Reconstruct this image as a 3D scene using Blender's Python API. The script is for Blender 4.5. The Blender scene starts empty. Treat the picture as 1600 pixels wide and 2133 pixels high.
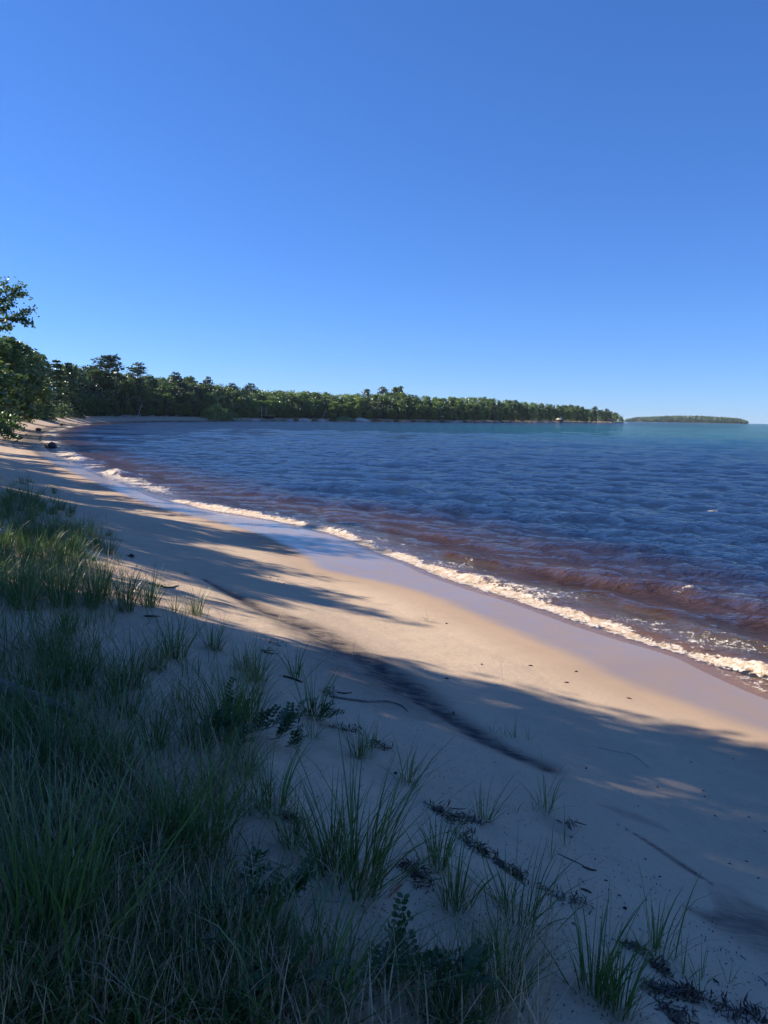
import bpy, math, random
import numpy as np
from mathutils import Matrix, Vector

SC = bpy.context.scene
R = math.radians
rnd = random.Random(7)
rng = np.random.default_rng(11)

# ------------------------------------------------------------------ camera
CAM_Z = 3.0
FPX = 1550.0                                  # focal length in pixels of a 1600 px wide picture
TH, RO = R(7.32), R(1.0)                      # pitch down, roll
fwd = Vector((0, math.cos(TH), -math.sin(TH)))
up0 = Vector((0, math.sin(TH), math.cos(TH)))
ri0 = Vector((1, 0, 0))
ri = ri0 * math.cos(RO) + up0 * math.sin(RO)
up = -ri0 * math.sin(RO) + up0 * math.cos(RO)
cd = bpy.data.cameras.new('camera')
cam = bpy.data.objects.new('camera', cd)
SC.collection.objects.link(cam)
cam.matrix_world = Matrix(((ri.x, up.x, -fwd.x, 0), (ri.y, up.y, -fwd.y, 0), (ri.z, up.z, -fwd.z, CAM_Z), (0, 0, 0, 1)))
cd.sensor_fit = 'HORIZONTAL'
cd.sensor_width = 36
cd.lens = 36 * FPX / 1600
cd.clip_start = 0.05
cd.clip_end = 60000
SC.camera = cam

# ------------------------------------------------------------------ sky, sun, exposure
SUN_EL = R(31)
SUN_AZ = R(-73)                               # from +Y (view heading) towards +X; negative = left
sdir = Vector((math.sin(SUN_AZ) * math.cos(SUN_EL), math.cos(SUN_AZ) * math.cos(SUN_EL), math.sin(SUN_EL)))
W = bpy.data.worlds.new('World')
SC.world = W
W.use_nodes = True
wn = W.node_tree
wn.nodes.clear()
sky = wn.nodes.new('ShaderNodeTexSky')
sky.sky_type = 'NISHITA'
sky.sun_disc = False
sky.sun_elevation = SUN_EL
sky.sun_rotation = SUN_AZ
sky.altitude = 1500
sky.air_density = 1.0
sky.dust_density = 0.0
sky.ozone_density = 6.0
gm = wn.nodes.new('ShaderNodeGamma')
gm.inputs['Gamma'].default_value = 0.77
hs = wn.nodes.new('ShaderNodeHueSaturation')
hs.inputs['Saturation'].default_value = 1.1
tint = wn.nodes.new('ShaderNodeMix')
tint.data_type = 'RGBA'; tint.blend_type = 'MULTIPLY'
tint.inputs[0].default_value = 1.0
tint.inputs[7].default_value = (0.545, 0.755, 1.17, 1)
bg = wn.nodes.new('ShaderNodeBackground')
bg.inputs['Strength'].default_value = 0.092
wo = wn.nodes.new('ShaderNodeOutputWorld')
wn.links.new(sky.outputs[0], hs.inputs['Color'])
wn.links.new(hs.outputs[0], gm.inputs[0])
wn.links.new(gm.outputs[0], tint.inputs[6])
wn.links.new(tint.outputs[2], bg.inputs[0])
wn.links.new(bg.outputs[0], wo.inputs[0])
sd = bpy.data.lights.new('sun', 'SUN')
sd.energy = 4.4
sd.angle = R(0.5)
sd.color = (0.98, 0.88, 0.74)
sun = bpy.data.objects.new('sun', sd)
SC.collection.objects.link(sun)
sun.rotation_euler = sdir.to_track_quat('Z', 'Y').to_euler()
SC.view_settings.view_transform = 'Standard'
SC.view_settings.look = 'None'
SC.view_settings.exposure = 1.25
SC.view_settings.gamma = 1
SC.view_settings.use_curve_mapping = False
SC.render.engine = 'CYCLES'
SC.cycles.max_bounces = 6
SC.cycles.diffuse_bounces = 4
SC.cycles.glossy_bounces = 2
SC.cycles.transmission_bounces = 3
SC.cycles.transparent_max_bounces = 6
SC.cycles.volume_bounces = 0
SC.cycles.use_denoising = True

# ------------------------------------------------------------------ helpers
col = SC.collection

def ray(u, v):
    d = ri * ((u - 800) / FPX) - up * ((v - 1066.5) / FPX) + fwd
    return d

def hit(u, v, z=0.0):
    d = ray(u, v)
    t = (z - CAM_Z) / d.z
    return (d.x * t, d.y * t)

def hash2(ix, iy, seed):
    n = (ix * 374761393 + iy * 668265263 + seed * 1442695041) & 0x7fffffff
    n = (n ^ (n >> 13)) * 1274126177 & 0x7fffffff
    n = n ^ (n >> 16)
    return (n & 0xffff) / 65535.0

def vnoise(x, y, seed=0):
    ix = np.floor(x).astype(np.int64); iy = np.floor(y).astype(np.int64)
    fx = x - ix; fy = y - iy
    fx = fx * fx * (3 - 2 * fx); fy = fy * fy * (3 - 2 * fy)
    a = hash2(ix, iy, seed); b = hash2(ix + 1, iy, seed); c = hash2(ix, iy + 1, seed); d = hash2(ix + 1, iy + 1, seed)
    return (a + (b - a) * fx) * (1 - fy) + (c + (d - c) * fx) * fy

def fbm(x, y, o=4, seed=0, g=0.5):
    s = np.zeros_like(x, dtype=float); a = 1.0; t = 0.0
    for k in range(o):
        s += a * vnoise(x * 2 ** k + 17.3 * k, y * 2 ** k - 9.1 * k, seed + k); t += a; a *= g
    return s / t

def sst(a, b, x):
    t = np.clip((x - a) / (b - a), 0, 1)
    return t * t * (3 - 2 * t)

def catmull(pts, step=6):
    P = [np.array(p, float) for p in pts]
    out = []
    for i in range(len(P) - 1):
        p0 = P[max(i - 1, 0)]; p1 = P[i]; p2 = P[i + 1]; p3 = P[min(i + 2, len(P) - 1)]
        # centripetal-ish: plain cubic with limited tangents
        L = np.linalg.norm(p2 - p1)
        m1 = (p2 - p0); m1 = m1 / (np.linalg.norm(m1) + 1e-9) * L
        m2 = (p3 - p1); m2 = m2 / (np.linalg.norm(m2) + 1e-9) * L
        for k in range(step):
            t = k / step
            out.append((2*t**3-3*t**2+1)*p1 + (t**3-2*t**2+t)*m1 + (-2*t**3+3*t**2)*p2 + (t**3-t**2)*m2)
    out.append(P[-1])
    return np.array(out)

def poly_dist(x, y, pl, closed_inside=None):
    """distance to polyline and parameter of nearest point; sign + on the left of travel"""
    best = np.full(x.shape, 1e18); par = np.zeros(x.shape)
    acc = 0.0
    for i in range(len(pl) - 1):
        ax, ay = pl[i]; bx, by = pl[i + 1]
        dx, dy = bx - ax, by - ay
        L2 = dx * dx + dy * dy
        if L2 < 1e-12: continue
        t = np.clip(((x - ax) * dx + (y - ay) * dy) / L2, 0, 1)
        d2 = (x - ax - t * dx) ** 2 + (y - ay - t * dy) ** 2
        m = d2 < best
        best = np.where(m, d2, best)
        L = math.sqrt(L2)
        par = np.where(m, acc + t * L, par)
        acc += L
    return np.sqrt(best), par

def inside(x, y, pg):
    c = np.zeros(x.shape, bool)
    n = len(pg)
    for i in range(n):
        x1, y1 = pg[i]; x2, y2 = pg[(i + 1) % n]
        if y1 == y2: continue
        m = ((y1 > y) != (y2 > y)) & (x < (x2 - x1) * (y - y1) / (y2 - y1) + x1)
        c ^= m
    return c

def mesh_np(name, V, F, mats=(), attrs=None, fattrs=None, smooth=False, mi=None):
    V = np.asarray(V, np.float32); F = np.asarray(F, np.int32)
    me = bpy.data.meshes.new(name)
    k = F.shape[1]
    me.vertices.add(len(V)); me.vertices.foreach_set('co', V.ravel())
    me.loops.add(F.size); me.loops.foreach_set('vertex_index', F.ravel())
    me.polygons.add(len(F))
    me.polygons.foreach_set('loop_start', np.arange(0, F.size, k, dtype=np.int32))
    me.polygons.foreach_set('loop_total', np.full(len(F), k, np.int32))
    if smooth: me.polygons.foreach_set('use_smooth', np.ones(len(F), bool))
    if mi is not None: me.polygons.foreach_set('material_index', np.asarray(mi, np.int32))
    me.update(calc_edges=True)
    for m in mats: me.materials.append(m)
    for d, dom in ((attrs, 'POINT'), (fattrs, 'FACE')):
        if d:
            for n_, a in d.items():
                at = me.attributes.new(n_, 'FLOAT', dom)
                at.data.foreach_set('value', np.asarray(a, np.float32))
    return me

def link(name, me, parent=None, loc=None, rot=None, scale=None, **props):
    o = bpy.data.objects.new(name, me)
    col.objects.link(o)
    if parent is not None: o.parent = parent
    if loc is not None: o.location = loc
    if rot is not None: o.rotation_euler = rot
    if scale is not None: o.scale = scale
    for k, v in props.items():
        if v is not None: o[k] = v
    return o

def dup(root, loc, rotz=0.0, scale=None, label=None, group=None, category=None):
    r = root.copy(); col.objects.link(r); r.location = loc; r.rotation_euler = (0, 0, rotz)
    if scale is not None: r.scale = scale
    if label: r['label'] = label
    if group: r['group'] = group
    elif 'group' in r.keys(): del r['group']
    if category: r['category'] = category
    for ch in root.children:
        c = ch.copy(); col.objects.link(c); c.parent = r
        for g in ch.children:
            e = g.copy(); col.objects.link(e); e.parent = c
    return r

class MB:
    """collects quads"""
    def __init__(s): s.V = []; s.F = []; s.n = 0; s.T = []
    def add(s, V, F, t=0.5):
        V = np.asarray(V, float); F = np.asarray(F, int)
        s.V.append(V); s.F.append(F + s.n); s.n += len(V)
        s.T.append(np.full(len(F), t) if np.isscalar(t) else np.asarray(t))
    def tube(s, pts, rad, n=8, t=0.5, cap=True, wob=0.0, rg=None):
        pts = np.asarray(pts, float); m = len(pts)
        rad = np.full(m, rad) if np.isscalar(rad) else np.asarray(rad, float)
        V = []
        a = np.linspace(0, 2 * math.pi, n, endpoint=False)
        ref = np.array([0.13, 0.21, 1.0]) if abs((pts[-1] - pts[0])[2]) < 0.7 * np.linalg.norm(pts[-1] - pts[0]) else np.array([1.0, 0.17, 0.1])
        for i in range(m):
            d = pts[min(i + 1, m - 1)] - pts[max(i - 1, 0)]
            d = d / (np.linalg.norm(d) + 1e-9)
            u = np.cross(d, ref); u /= np.linalg.norm(u) + 1e-9
            w = np.cross(d, u)
            rr = rad[i] * (1 + (wob * (rg.random(n) - 0.5) if wob and rg is not None else 0))
            V.append(pts[i] + (np.cos(a) * rr)[:, None] * u + (np.sin(a) * rr)[:, None] * w)
        V = np.concatenate(V)
        F = []
        for i in range(m - 1):
            for j in range(n):
                F.append((i * n + j, i * n + (j + 1) % n, (i + 1) * n + (j + 1) % n, (i + 1) * n + j))
        if cap and n >= 4:
            for base in (0, (m - 1) * n):
                for j in range(1, n - 2, 2):
                    q = (base, base + j, base + j + 1, base + j + 2)
                    F.append(q if base else q[::-1])
        s.add(V, F, t)
    def box(s, x0, x1, y0, y1, z0, z1, t=0.5):
        V = [(x, y, z) for z in (z0, z1) for y in (y0, y1) for x in (x0, x1)]
        F = [(0, 2, 3, 1), (4, 5, 7, 6), (0, 1, 5, 4), (2, 6, 7, 3), (0, 4, 6, 2), (1, 3, 7, 5)]
        s.add(V, F, t)
    def mesh(s, name, mats, smooth=False):
        if not isinstance(mats, (list, tuple)): mats = [mats]
        return mesh_np(name, np.concatenate(s.V), np.concatenate(s.F), mats, fattrs={'tint': np.concatenate(s.T)}, smooth=smooth)

# ------------------------------------------------------------------ materials
def newmat(name):
    m = bpy.data.materials.new(name); m.use_nodes = True
    nt = m.node_tree; nt.nodes.clear()
    return m, nt
class NT:
    def __init__(s, nt): s.nt = nt; s.out = s.n('ShaderNodeOutputMaterial')
    def n(s, t, **kw):
        nd = s.nt.nodes.new(t)
        for k, v in kw.items(): setattr(nd, k, v)
        return nd
    def set(s, sock, v):
        if isinstance(v, bpy.types.NodeSocket): s.nt.links.new(v, sock)
        elif v is not None: sock.default_value = v
    def math(s, op, a, b=None, c=None, clamp=False):
        nd = s.n('ShaderNodeMath', operation=op); nd.use_clamp = clamp
        s.set(nd.inputs[0], a); s.set(nd.inputs[1], b) if b is not None else None
        if c is not None: s.set(nd.inputs[2], c)
        return nd.outputs[0]
    def attr(s, name): return s.n('ShaderNodeAttribute', attribute_name=name).outputs['Fac']
    def mix(s, f, a, b, bt='MIX'):
        nd = s.n('ShaderNodeMix', data_type='RGBA', blend_type=bt)
        s.set(nd.inputs[0], f); s.set(nd.inputs[6], a); s.set(nd.inputs[7], b)
        return nd.outputs[2]
    def noise(s, scale, detail=3, rough=0.5, vec=None, dist=0.0):
        nd = s.n('ShaderNodeTexNoise'); nd.inputs['Scale'].default_value = scale
        nd.inputs['Detail'].default_value = detail; nd.inputs['Roughness'].default_value = rough
        nd.inputs['Distortion'].default_value = dist
        s.set(nd.inputs['Vector'], vec)
        return nd.outputs['Fac']
    def mapr(s, v, a, b, c=0.0, d=1.0, smooth=False):
        nd = s.n('ShaderNodeMapRange'); nd.interpolation_type = 'SMOOTHSTEP' if smooth else 'LINEAR'
        s.set(nd.inputs[0], v)
        for i, q in zip((1, 2, 3, 4), (a, b, c, d)): s.set(nd.inputs[i], q)
        return nd.outputs[0]
    def pos(s, scale=None, rotz=0.0):
        g = s.n('ShaderNodeNewGeometry').outputs['Position']
        if scale is None: return g
        mp = s.n('ShaderNodeMapping'); s.set(mp.inputs['Vector'], g); mp.inputs['Scale'].default_value = scale
        mp.inputs['Rotation'].default_value = (0, 0, rotz)
        return mp.outputs[0]
    def objc(s): return s.n('ShaderNodeTexCoord').outputs['Object']
    def bump(s, h, strength=0.5, dist=0.01, normal=None):
        nd = s.n('ShaderNodeBump'); s.set(nd.inputs["Strength"], strength); nd.inputs['Distance'].default_value = dist
        s.set(nd.inputs['Height'], h); s.set(nd.inputs['Normal'], normal)
        return nd.outputs[0]
    def rand(s): return s.n('ShaderNodeObjectInfo').outputs['Random']

def simple_mat(name, c1, c2, scale=8, rough=0.85, bump=0.3, bdist=0.01, spec=0.3, stretch=None):
    m, nt = newmat(name); N = NT(nt)
    v = N.objc()
    if stretch:
        mp = N.n('ShaderNodeMapping'); N.set(mp.inputs['Vector'], v); mp.inputs['Scale'].default_value = stretch; v = mp.outputs[0]
    nz = N.noise(scale, 5, 0.6, v)
    c = N.mix(N.mapr(nz, 0.35, 0.65), (*c1, 1), (*c2, 1))
    b = N.n('ShaderNodeBsdfPrincipled')
    N.set(b.inputs['Base Color'], c); b.inputs['Roughness'].default_value = rough
    b.inputs['Specular IOR Level'].default_value = spec
    N.set(b.inputs['Normal'], N.bump(nz, bump, bdist))
    N.set(N.out.inputs[0], b.outputs[0])
    return m

def leaf_mat(name, dark, light, trans=0.3, hue=0.5, gloss=0.06):
    m, nt = newmat(name); N = NT(nt)
    t = N.attr('tint')
    r = N.rand()
    f = N.math('ADD', N.math('MULTIPLY', t, 0.7), N.math('MULTIPLY', r, 0.3))
    c = N.mix(f, (*dark, 1), (*light, 1))
    d = N.n('ShaderNodeBsdfDiffuse'); N.set(d.inputs[0], c)
    tr = N.n('ShaderNodeBsdfTranslucent'); N.set(tr.inputs[0], N.mix(0.5, c, (*light, 1)))
    mx = N.n('ShaderNodeMixShader'); mx.inputs[0].default_value = trans
    N.set(mx.inputs[1], d.outputs[0]); N.set(mx.inputs[2], tr.outputs[0])
    gl = N.n('ShaderNodeBsdfGlossy'); gl.inputs['Roughness'].default_value = 0.42; gl.inputs['Color'].default_value = (1, 1, 1, 1)
    m2 = N.n('ShaderNodeMixShader'); m2.inputs[0].default_value = gloss
    N.set(m2.inputs[1], mx.outputs[0]); N.set(m2.inputs[2], gl.outputs[0])
    N.set(N.out.inputs[0], m2.outputs[0])
    return m

M = {}
M['leaf_mid'] = leaf_mat('broadleaf_foliage', (0.035, 0.075, 0.022), (0.14, 0.23, 0.055))
M['leaf_light'] = leaf_mat('light_broadleaf_foliage', (0.08, 0.15, 0.03), (0.24, 0.36, 0.08))
M['leaf_dark'] = leaf_mat('cedar_foliage', (0.03, 0.062, 0.024), (0.09, 0.155, 0.05), 0.15)
M['needle'] = leaf_mat('pine_needles', (0.018, 0.042, 0.026), (0.06, 0.11, 0.055), 0.12)
M['leaf_near'] = leaf_mat('near_tree_leaves', (0.04, 0.08, 0.02), (0.12, 0.21, 0.05), 0.42)
M['grass'] = leaf_mat('beach_grass_green', (0.035, 0.085, 0.02), (0.13, 0.24, 0.055), 0.25, gloss=0.05)
M['straw'] = leaf_mat('dry_grass_straw', (0.26, 0.17, 0.10), (0.64, 0.49, 0.31), 0.15)
M['pea'] = leaf_mat('beach_pea_leaves', (0.02, 0.055, 0.02), (0.06, 0.13, 0.03), 0.2)
M['bark'] = simple_mat('tree_bark', (0.05, 0.04, 0.03), (0.16, 0.13, 0.10), 6, stretch=(4, 4, 0.6), bump=0.6, bdist=0.03)
M['birch'] = simple_mat('pale_birch_bark', (0.45, 0.43, 0.38), (0.62, 0.6, 0.55), 5, bump=0.2)
M['wood'] = simple_mat('weathered_driftwood', (0.09, 0.075, 0.06), (0.26, 0.23, 0.2), 14, stretch=(1, 6, 6), bump=0.5)
M['wood_pale'] = simple_mat('bleached_driftwood', (0.28, 0.25, 0.22), (0.5, 0.47, 0.43), 14, stretch=(1, 6, 6), bump=0.5)
M['wood_dark'] = simple_mat('dark_wet_wood', (0.02, 0.016, 0.014), (0.07, 0.055, 0.045), 16, bump=0.5)
M['wrack'] = leaf_mat('dried_wrack', (0.025, 0.019, 0.016), (0.16, 0.115, 0.09), 0.0, gloss=0.03)
M['red_leaf'] = simple_mat('reddish_dead_leaf', (0.22, 0.06, 0.035), (0.35, 0.13, 0.07), 20)
M['rock'] = simple_mat('dark_shore_rock', (0.03, 0.028, 0.03), (0.10, 0.095, 0.09), 3, bump=0.8, bdist=0.05)
M['rock_pale'] = simple_mat('pale_pebble', (0.5, 0.48, 0.45), (0.65, 0.63, 0.6), 20)
M['stone'] = simple_mat('brown_pebble', (0.10, 0.075, 0.06), (0.2, 0.16, 0.13), 20)

# ------------------------------------------------------------------ shoreline geometry (world metres)
W_px = [(1600, 1447), (1500, 1404), (1430, 1370), (1370, 1350), (1300, 1330), (1200, 1298), (1130, 1273), (1050, 1245), (1000, 1231),
        (900, 1197), (850, 1174), (780, 1150), (700, 1116), (640, 1101), (560, 1083), (480, 1070), (430, 1062), (380, 1050), (330, 1038),
        (270, 1012), (225, 996), (180, 978), (140, 962), (108, 942), (88, 922), (84, 910), (100, 899), (130, 890), (180, 884), (300, 878.6), (470, 877.6),
        (600, 877), (700, 877.6), (850, 879), (1000, 880), (1150, 880.5), (1302, 881)]
W_pts = [hit(u, v, 0) for u, v in W_px]
d0 = (W_pts[0][0] - W_pts[4][0], W_pts[0][1] - W_pts[4][1]); L0 = math.hypot(*d0)
start = (W_pts[0][0] + d0[0] / L0 * 12, W_pts[0][1] + d0[1] / L0 * 12)
start2 = (W_pts[0][0] + d0[0] / L0 * 200, W_pts[0][1] + d0[1] / L0 * 200 - 40)
e = W_pts[-1]
W_pts = [start2, start] + W_pts + [(e[0] + 22, e[1] + 60), (e[0] - 10, e[1] + 300), (-100, 2100), (-600, 2600)]
WL = catmull(W_pts, 5)
POLY = np.vstack([WL, [(-4000, 2600), (-4000, -1500), (start2[0] - 50, -1500)]])
D_px = [(1600, 1517), (1500, 1484), (1400, 1450), (1320, 1425), (1250, 1392), (1190, 1360), (1130, 1335), (1065, 1305), (1000, 1279), (930, 1248), (870, 1227), (800, 1211), (740, 1201), (690, 1192),
        (663, 1184), (655, 1174), (632, 1154), (600, 1138), (560, 1119), (480, 1097), (400, 1074), (330, 1054), (270, 1032), (215, 1010), (160, 985), (110, 963), (70, 940), (62, 915)]
D_pts = [hit(u, v, 0.10) for u, v in D_px]
dd = (D_pts[0][0] - D_pts[4][0], D_pts[0][1] - D_pts[4][1]); L0 = math.hypot(*dd)
D_pts = [(D_pts[0][0] + dd[0] / L0 * 80, D_pts[0][1] + dd[1] / L0 * 80)] + D_pts
DL = catmull(D_pts, 5)
B_px = [(1600, 1392), (1500, 1366), (1430, 1348), (1350, 1327), (1250, 1289), (1150, 1254), (1050, 1222), (950, 1190), (850, 1160), (780, 1135), (700, 1104), (640, 1090), (560, 1074), (480, 1061), (420, 1050), (372, 1040), (325, 1029)]
B_pts = [hit(u, v, 0.08) for u, v in B_px]
db = (B_pts[0][0] - B_pts[3][0], B_pts[0][1] - B_pts[3][1]); L0 = math.hypot(*db)
B_pts = [(B_pts[0][0] + db[0] / L0 * 40, B_pts[0][1] + db[1] / L0 * 40)] + B_pts
BL = catmull(B_pts, 5)

def sdist(x, y):
    """metres inland of the water's edge (negative over the lake)"""
    d, par = poly_dist(x, y, WL)
    return np.where(inside(x, y, POLY), d, -d), par

PROF_S = [-60, -30, -8, -3, -1, 0, 0.8, 1.6, 2.4, 3.5, 4.6, 5.4, 6.2, 7.5, 9, 12, 16, 30, 60, 120, 250, 600]
PROF_Z = [-6, -3.2, -0.9, -0.42, -0.10, -0.01, 0.045, 0.10, 0.18, 0.36, 0.60, 0.80, 1.02, 1.28, 1.45, 1.75, 2.1, 3.0, 4.5, 7.0, 11, 18]

def terrain_z(x, y, s):
    z = np.interp(s, PROF_S, PROF_Z)
    r = np.hypot(x, y)
    und = (fbm(x * 0.55, y * 0.55, 3, 5) - 0.5) * 0.26 + (fbm(x * 2.1, y * 2.1, 3, 9) - 0.5) * 0.07
    z = z + und * sst(4.3, 7.5, s) * (1 - sst(60, 140, r))
    z = z + (fbm(x * 0.35 + 5, y * 0.35, 2, 31) - 0.5) * 0.12 * sst(1.5, 3.5, s) * (1 - sst(60, 140, r))
    z = z + (fbm(x * 0.012, y * 0.012, 3, 3) - 0.5) * 10 * sst(40, 160, s)
    # low ripples of wind-blown and trodden sand
    rp = (vnoise(x * 7, y * 7, 41) - 0.5) * 0.014 + (vnoise(x * 17, y * 17, 43) - 0.5) * 0.006
    z = z + rp * sst(4.2, 6.0, s) * (1 - sst(9, 16, r))
    z = z - (r / 6371000.0) * r * 0.5
    return z

def ground(x, y):
    x = np.atleast_1d(np.asarray(x, float)); y = np.atleast_1d(np.asarray(y, float))
    s, _ = sdist(x, y)
    return terrain_z(x, y, s)

def on_ground(u, v):
    """world points on the sand seen at picture positions (arrays)"""
    u = np.atleast_1d(np.asarray(u, float)); v = np.atleast_1d(np.asarray(v, float))
    D = np.array([list(ray(a, b)) for a, b in zip(u, v)])
    z = np.full(len(u), 0.8)
    for k in range(26):
        t = (z - CAM_Z) / D[:, 2]
        x = D[:, 0] * t; y = D[:, 1] * t
        z = 0.45 * z + 0.55 * np.minimum(ground(x, y), 2.4)
    t = (z - CAM_Z) / D[:, 2]
    return np.stack([D[:, 0] * t, D[:, 1] * t, z], 1)

def polar(rs, azs):
    rr, aa = np.meshgrid(rs, azs, indexing='ij')
    x = (rr * np.sin(aa)).ravel(); y = (rr * np.cos(aa)).ravel()
    nr, na = len(rs), len(azs)
    i, j = np.meshgrid(np.arange(nr - 1), np.arange(na - 1), indexing='ij')
    a = (i * na + j).ravel()
    F = np.stack([a, a + na, a + na + 1, a + 1], 1)[:, ::-1]
    return x, y, F

# dark mineral streaks that lie in the sand
def streak(pts_px, z=0.7):
    p = on_ground([a for a, b in pts_px], [b for a, b in pts_px])
    return catmull([(q[0], q[1]) for q in p], 5)
ST = [(streak([(425, 1205), (500, 1245), (560, 1276), (625, 1303), (705, 1346), (785, 1388), (865, 1448), (945, 1500), (1030, 1550), (1135, 1595)]), 0.30, 1.1),
      (streak([(630, 1322), (690, 1362), (750, 1400), (820, 1440), (900, 1485), (980, 1530)]), 0.40, 0.6),
      (streak([(1240, 1672), (1290, 1690), (1340, 1708), (1385, 1728)]), 0.07, 0.35),
      (streak([(1285, 1716), (1340, 1748), (1400, 1788), (1440, 1815), (1482, 1840)]), 0.03, 0.95),
      (streak([(1500, 1858), (1550, 1880), (1600, 1905), (1680, 1950)]), 0.05, 0.6),
      (streak([(1440, 1895), (1500, 1920), (1570, 1935), (1680, 1950)]), 0.3, 0.7),
      (streak([(1130, 1690), (1150, 1715), (1180, 1740)]), 0.12, 0.3)]

# ---- the ground
azs = np.concatenate([np.arange(-180, -40, 4.0), np.arange(-40, -31, 0.6), np.arange(-31, 31, 0.15), np.arange(31, 40, 0.6), np.arange(40, 180.1, 4.0)])
rs = np.concatenate([[0.02, 0.15, 0.3], 0.45 * np.exp(np.arange(0, math.log(60 / 0.45), 0.0075)), 60 * np.exp(np.arange(0, math.log(2600 / 60), 0.02))])
x, y, F = polar(rs, np.radians(azs))
s, par = sdist(x, y)
z = terrain_z(x, y, s)
near = np.hypot(x, y) < 70
wet = np.zeros(len(x)); 
dD, _ = poly_dist(x[near], y[near], DL)
dpoly = np.vstack([DL, [(-60, 100), (-60, 300), (300, 300), (300, -100)]])
ins = inside(x[near], y[near], dpoly)          # lake side of the wet line
sg = np.where(ins, dD, -dD)
far_wet = 1 - sst(1.2, 2.4, s)
wet[:] = far_wet
wn_ = sst(-0.22, 0.20, sg + (fbm(x[near] * 3, y[near] * 3, 2, 55) - 0.5) * 0.12)
wet[near] = wn_ * 1.0
damp = np.zeros(len(x)); damp[near] = sst(-1.3, 0.0, sg); damp[~near] = 1 - sst(2.4, 4.0, s[~near])
dark = np.zeros(len(x))
xn, yn = x[near], y[near]
dk = np.zeros(len(xn))
for pl, wd, am in ST:
    dd_, pp = poly_dist(xn, yn, pl)
    tot = np.linalg.norm(np.diff(pl, axis=0), axis=1).sum()
    en = sst(0, 0.25 * tot, pp) * (1 - sst(0.75 * tot, tot, pp)) * 0.6 + 0.4
    ww = wd * (0.6 + 0.9 * fbm(xn * 1.5, yn * 1.5, 2, 77)) * en * (0.35 + 0.65 * sst(0.1 * tot, 0.5 * tot, pp))
    n_ = fbm(xn * 9, yn * 9, 3, 21)
    dk = np.maximum(dk, am * np.exp(-(dd_ / ww) ** 2) * (0.55 + 0.7 * n_))
dark[near] = np.clip(dk, 0, 1)
# a small scarp along the main streak
d1, _ = poly_dist(xn, yn, ST[0][0])
zz = z[near]; zz += -0.022 * np.exp(-(d1 / 0.12) ** 2); z[near] = zz
keep = (s[F].max(1) > -40)
Fk = F[keep]
used = np.zeros(len(x), bool); used[Fk.ravel()] = True
remap = np.cumsum(used) - 1
Vg = np.stack([x, y, z], 1)[used]

m, nt = newmat('beach_sand'); N = NT(nt)
P_ = N.pos()
aS, aW, aD, aDm = N.attr('s'), N.attr('wet'), N.attr('dark'), N.attr('damp')
big = N.noise(0.9, 4, 0.6, P_)
fine = N.noise(260, 2, 0.7, P_)
med = N.noise(14, 4, 0.6, P_)
c = N.mix(N.mapr(big, 0.3, 0.7), (0.57, 0.43, 0.29, 1), (0.64, 0.49, 0.335, 1))
c = N.mix(N.math('MULTIPLY', N.mapr(fine, 0.35, 0.62), 0.45), c, (0.25, 0.175, 0.125, 1))
c = N.mix(N.math('MULTIPLY', N.mapr(N.noise(2.6, 5, 0.7, P_), 0.5, 0.72), 0.22), c, (0.33, 0.245, 0.18, 1))
c = N.mix(N.math('MULTIPLY', N.mapr(med, 0.55, 0.75), 0.25), c, (0.28, 0.21, 0.155, 1))
c = N.mix(N.math('MULTIPLY', aDm, 0.75), c, (0.34, 0.235, 0.16, 1))
c = N.mix(N.math('MULTIPLY', aW, 0.9), c, (0.27, 0.195, 0.145, 1))
# wind streaked ripples of black mineral sand
strn = N.noise(5.0, 6, 0.75, N.pos((1.0, 5.0, 1.0), R(-28)), 0.4)
dkf = N.math('MULTIPLY', aD, N.mapr(strn, 0.30, 0.55, 0.5, 1.0))
c = N.mix(dkf, c, (0.04, 0.036, 0.042, 1))
# small dark specks scattered over the upper beach
sp = N.noise(34, 2, 0.5, P_)
spk = N.math('MULTIPLY', N.mapr(sp, 0.70, 0.74), N.mapr(aS, 3.5, 6.5))
c = N.mix(N.math('MULTIPLY', spk, 0.7), c, (0.06, 0.045, 0.04, 1))
lit = N.math('ADD', N.mapr(aS, 8.5, 13.0), N.math('MULTIPLY', N.math('SUBTRACT', big, 0.5), 1.2), clamp=True)
litter = N.mix(N.mapr(N.noise(6, 4, 0.7, P_), 0.3, 0.7), (0.035, 0.03, 0.018, 1), (0.09, 0.075, 0.04, 1))
c = N.mix(N.mapr(lit, 0.35, 0.75), c, litter)
dn = N.n('ShaderNodeBsdfPrincipled')
N.set(dn.inputs['Base Color'], c); dn.inputs['Roughness'].default_value = 0.92; dn.inputs['Specular IOR Level'].default_value = 0.12
hgt = N.math('ADD', N.math('MULTIPLY', N.noise(55, 3, 0.6, P_), 0.6), N.math('ADD', N.math('ADD', N.math('MULTIPLY', med, 0.9), N.math('MULTIPLY', N.noise(3.2, 3, 0.55, P_), 2.2)), N.math('MULTIPLY', fine, 0.12)))
nb = N.bump(hgt, 0.55, 0.012)
N.set(dn.inputs['Normal'], N.bump(hgt, N.math('SUBTRACT', 1.0, N.math('MULTIPLY', aDm, 0.85)), 0.005))
gl = N.n('ShaderNodeBsdfGlossy'); gl.inputs['Roughness'].default_value = 0.16; gl.inputs['Color'].default_value = (1, 1, 1, 1)
film = N.noise(2.2, 3, 0.6, N.pos((1, 1, 1)))
nb2 = N.bump(N.math('ADD', film, N.math('MULTIPLY', N.noise(9, 3, 0.5, P_), 0.25)), 0.25, 0.02)
N.set(gl.inputs['Normal'], nb2)
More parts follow.
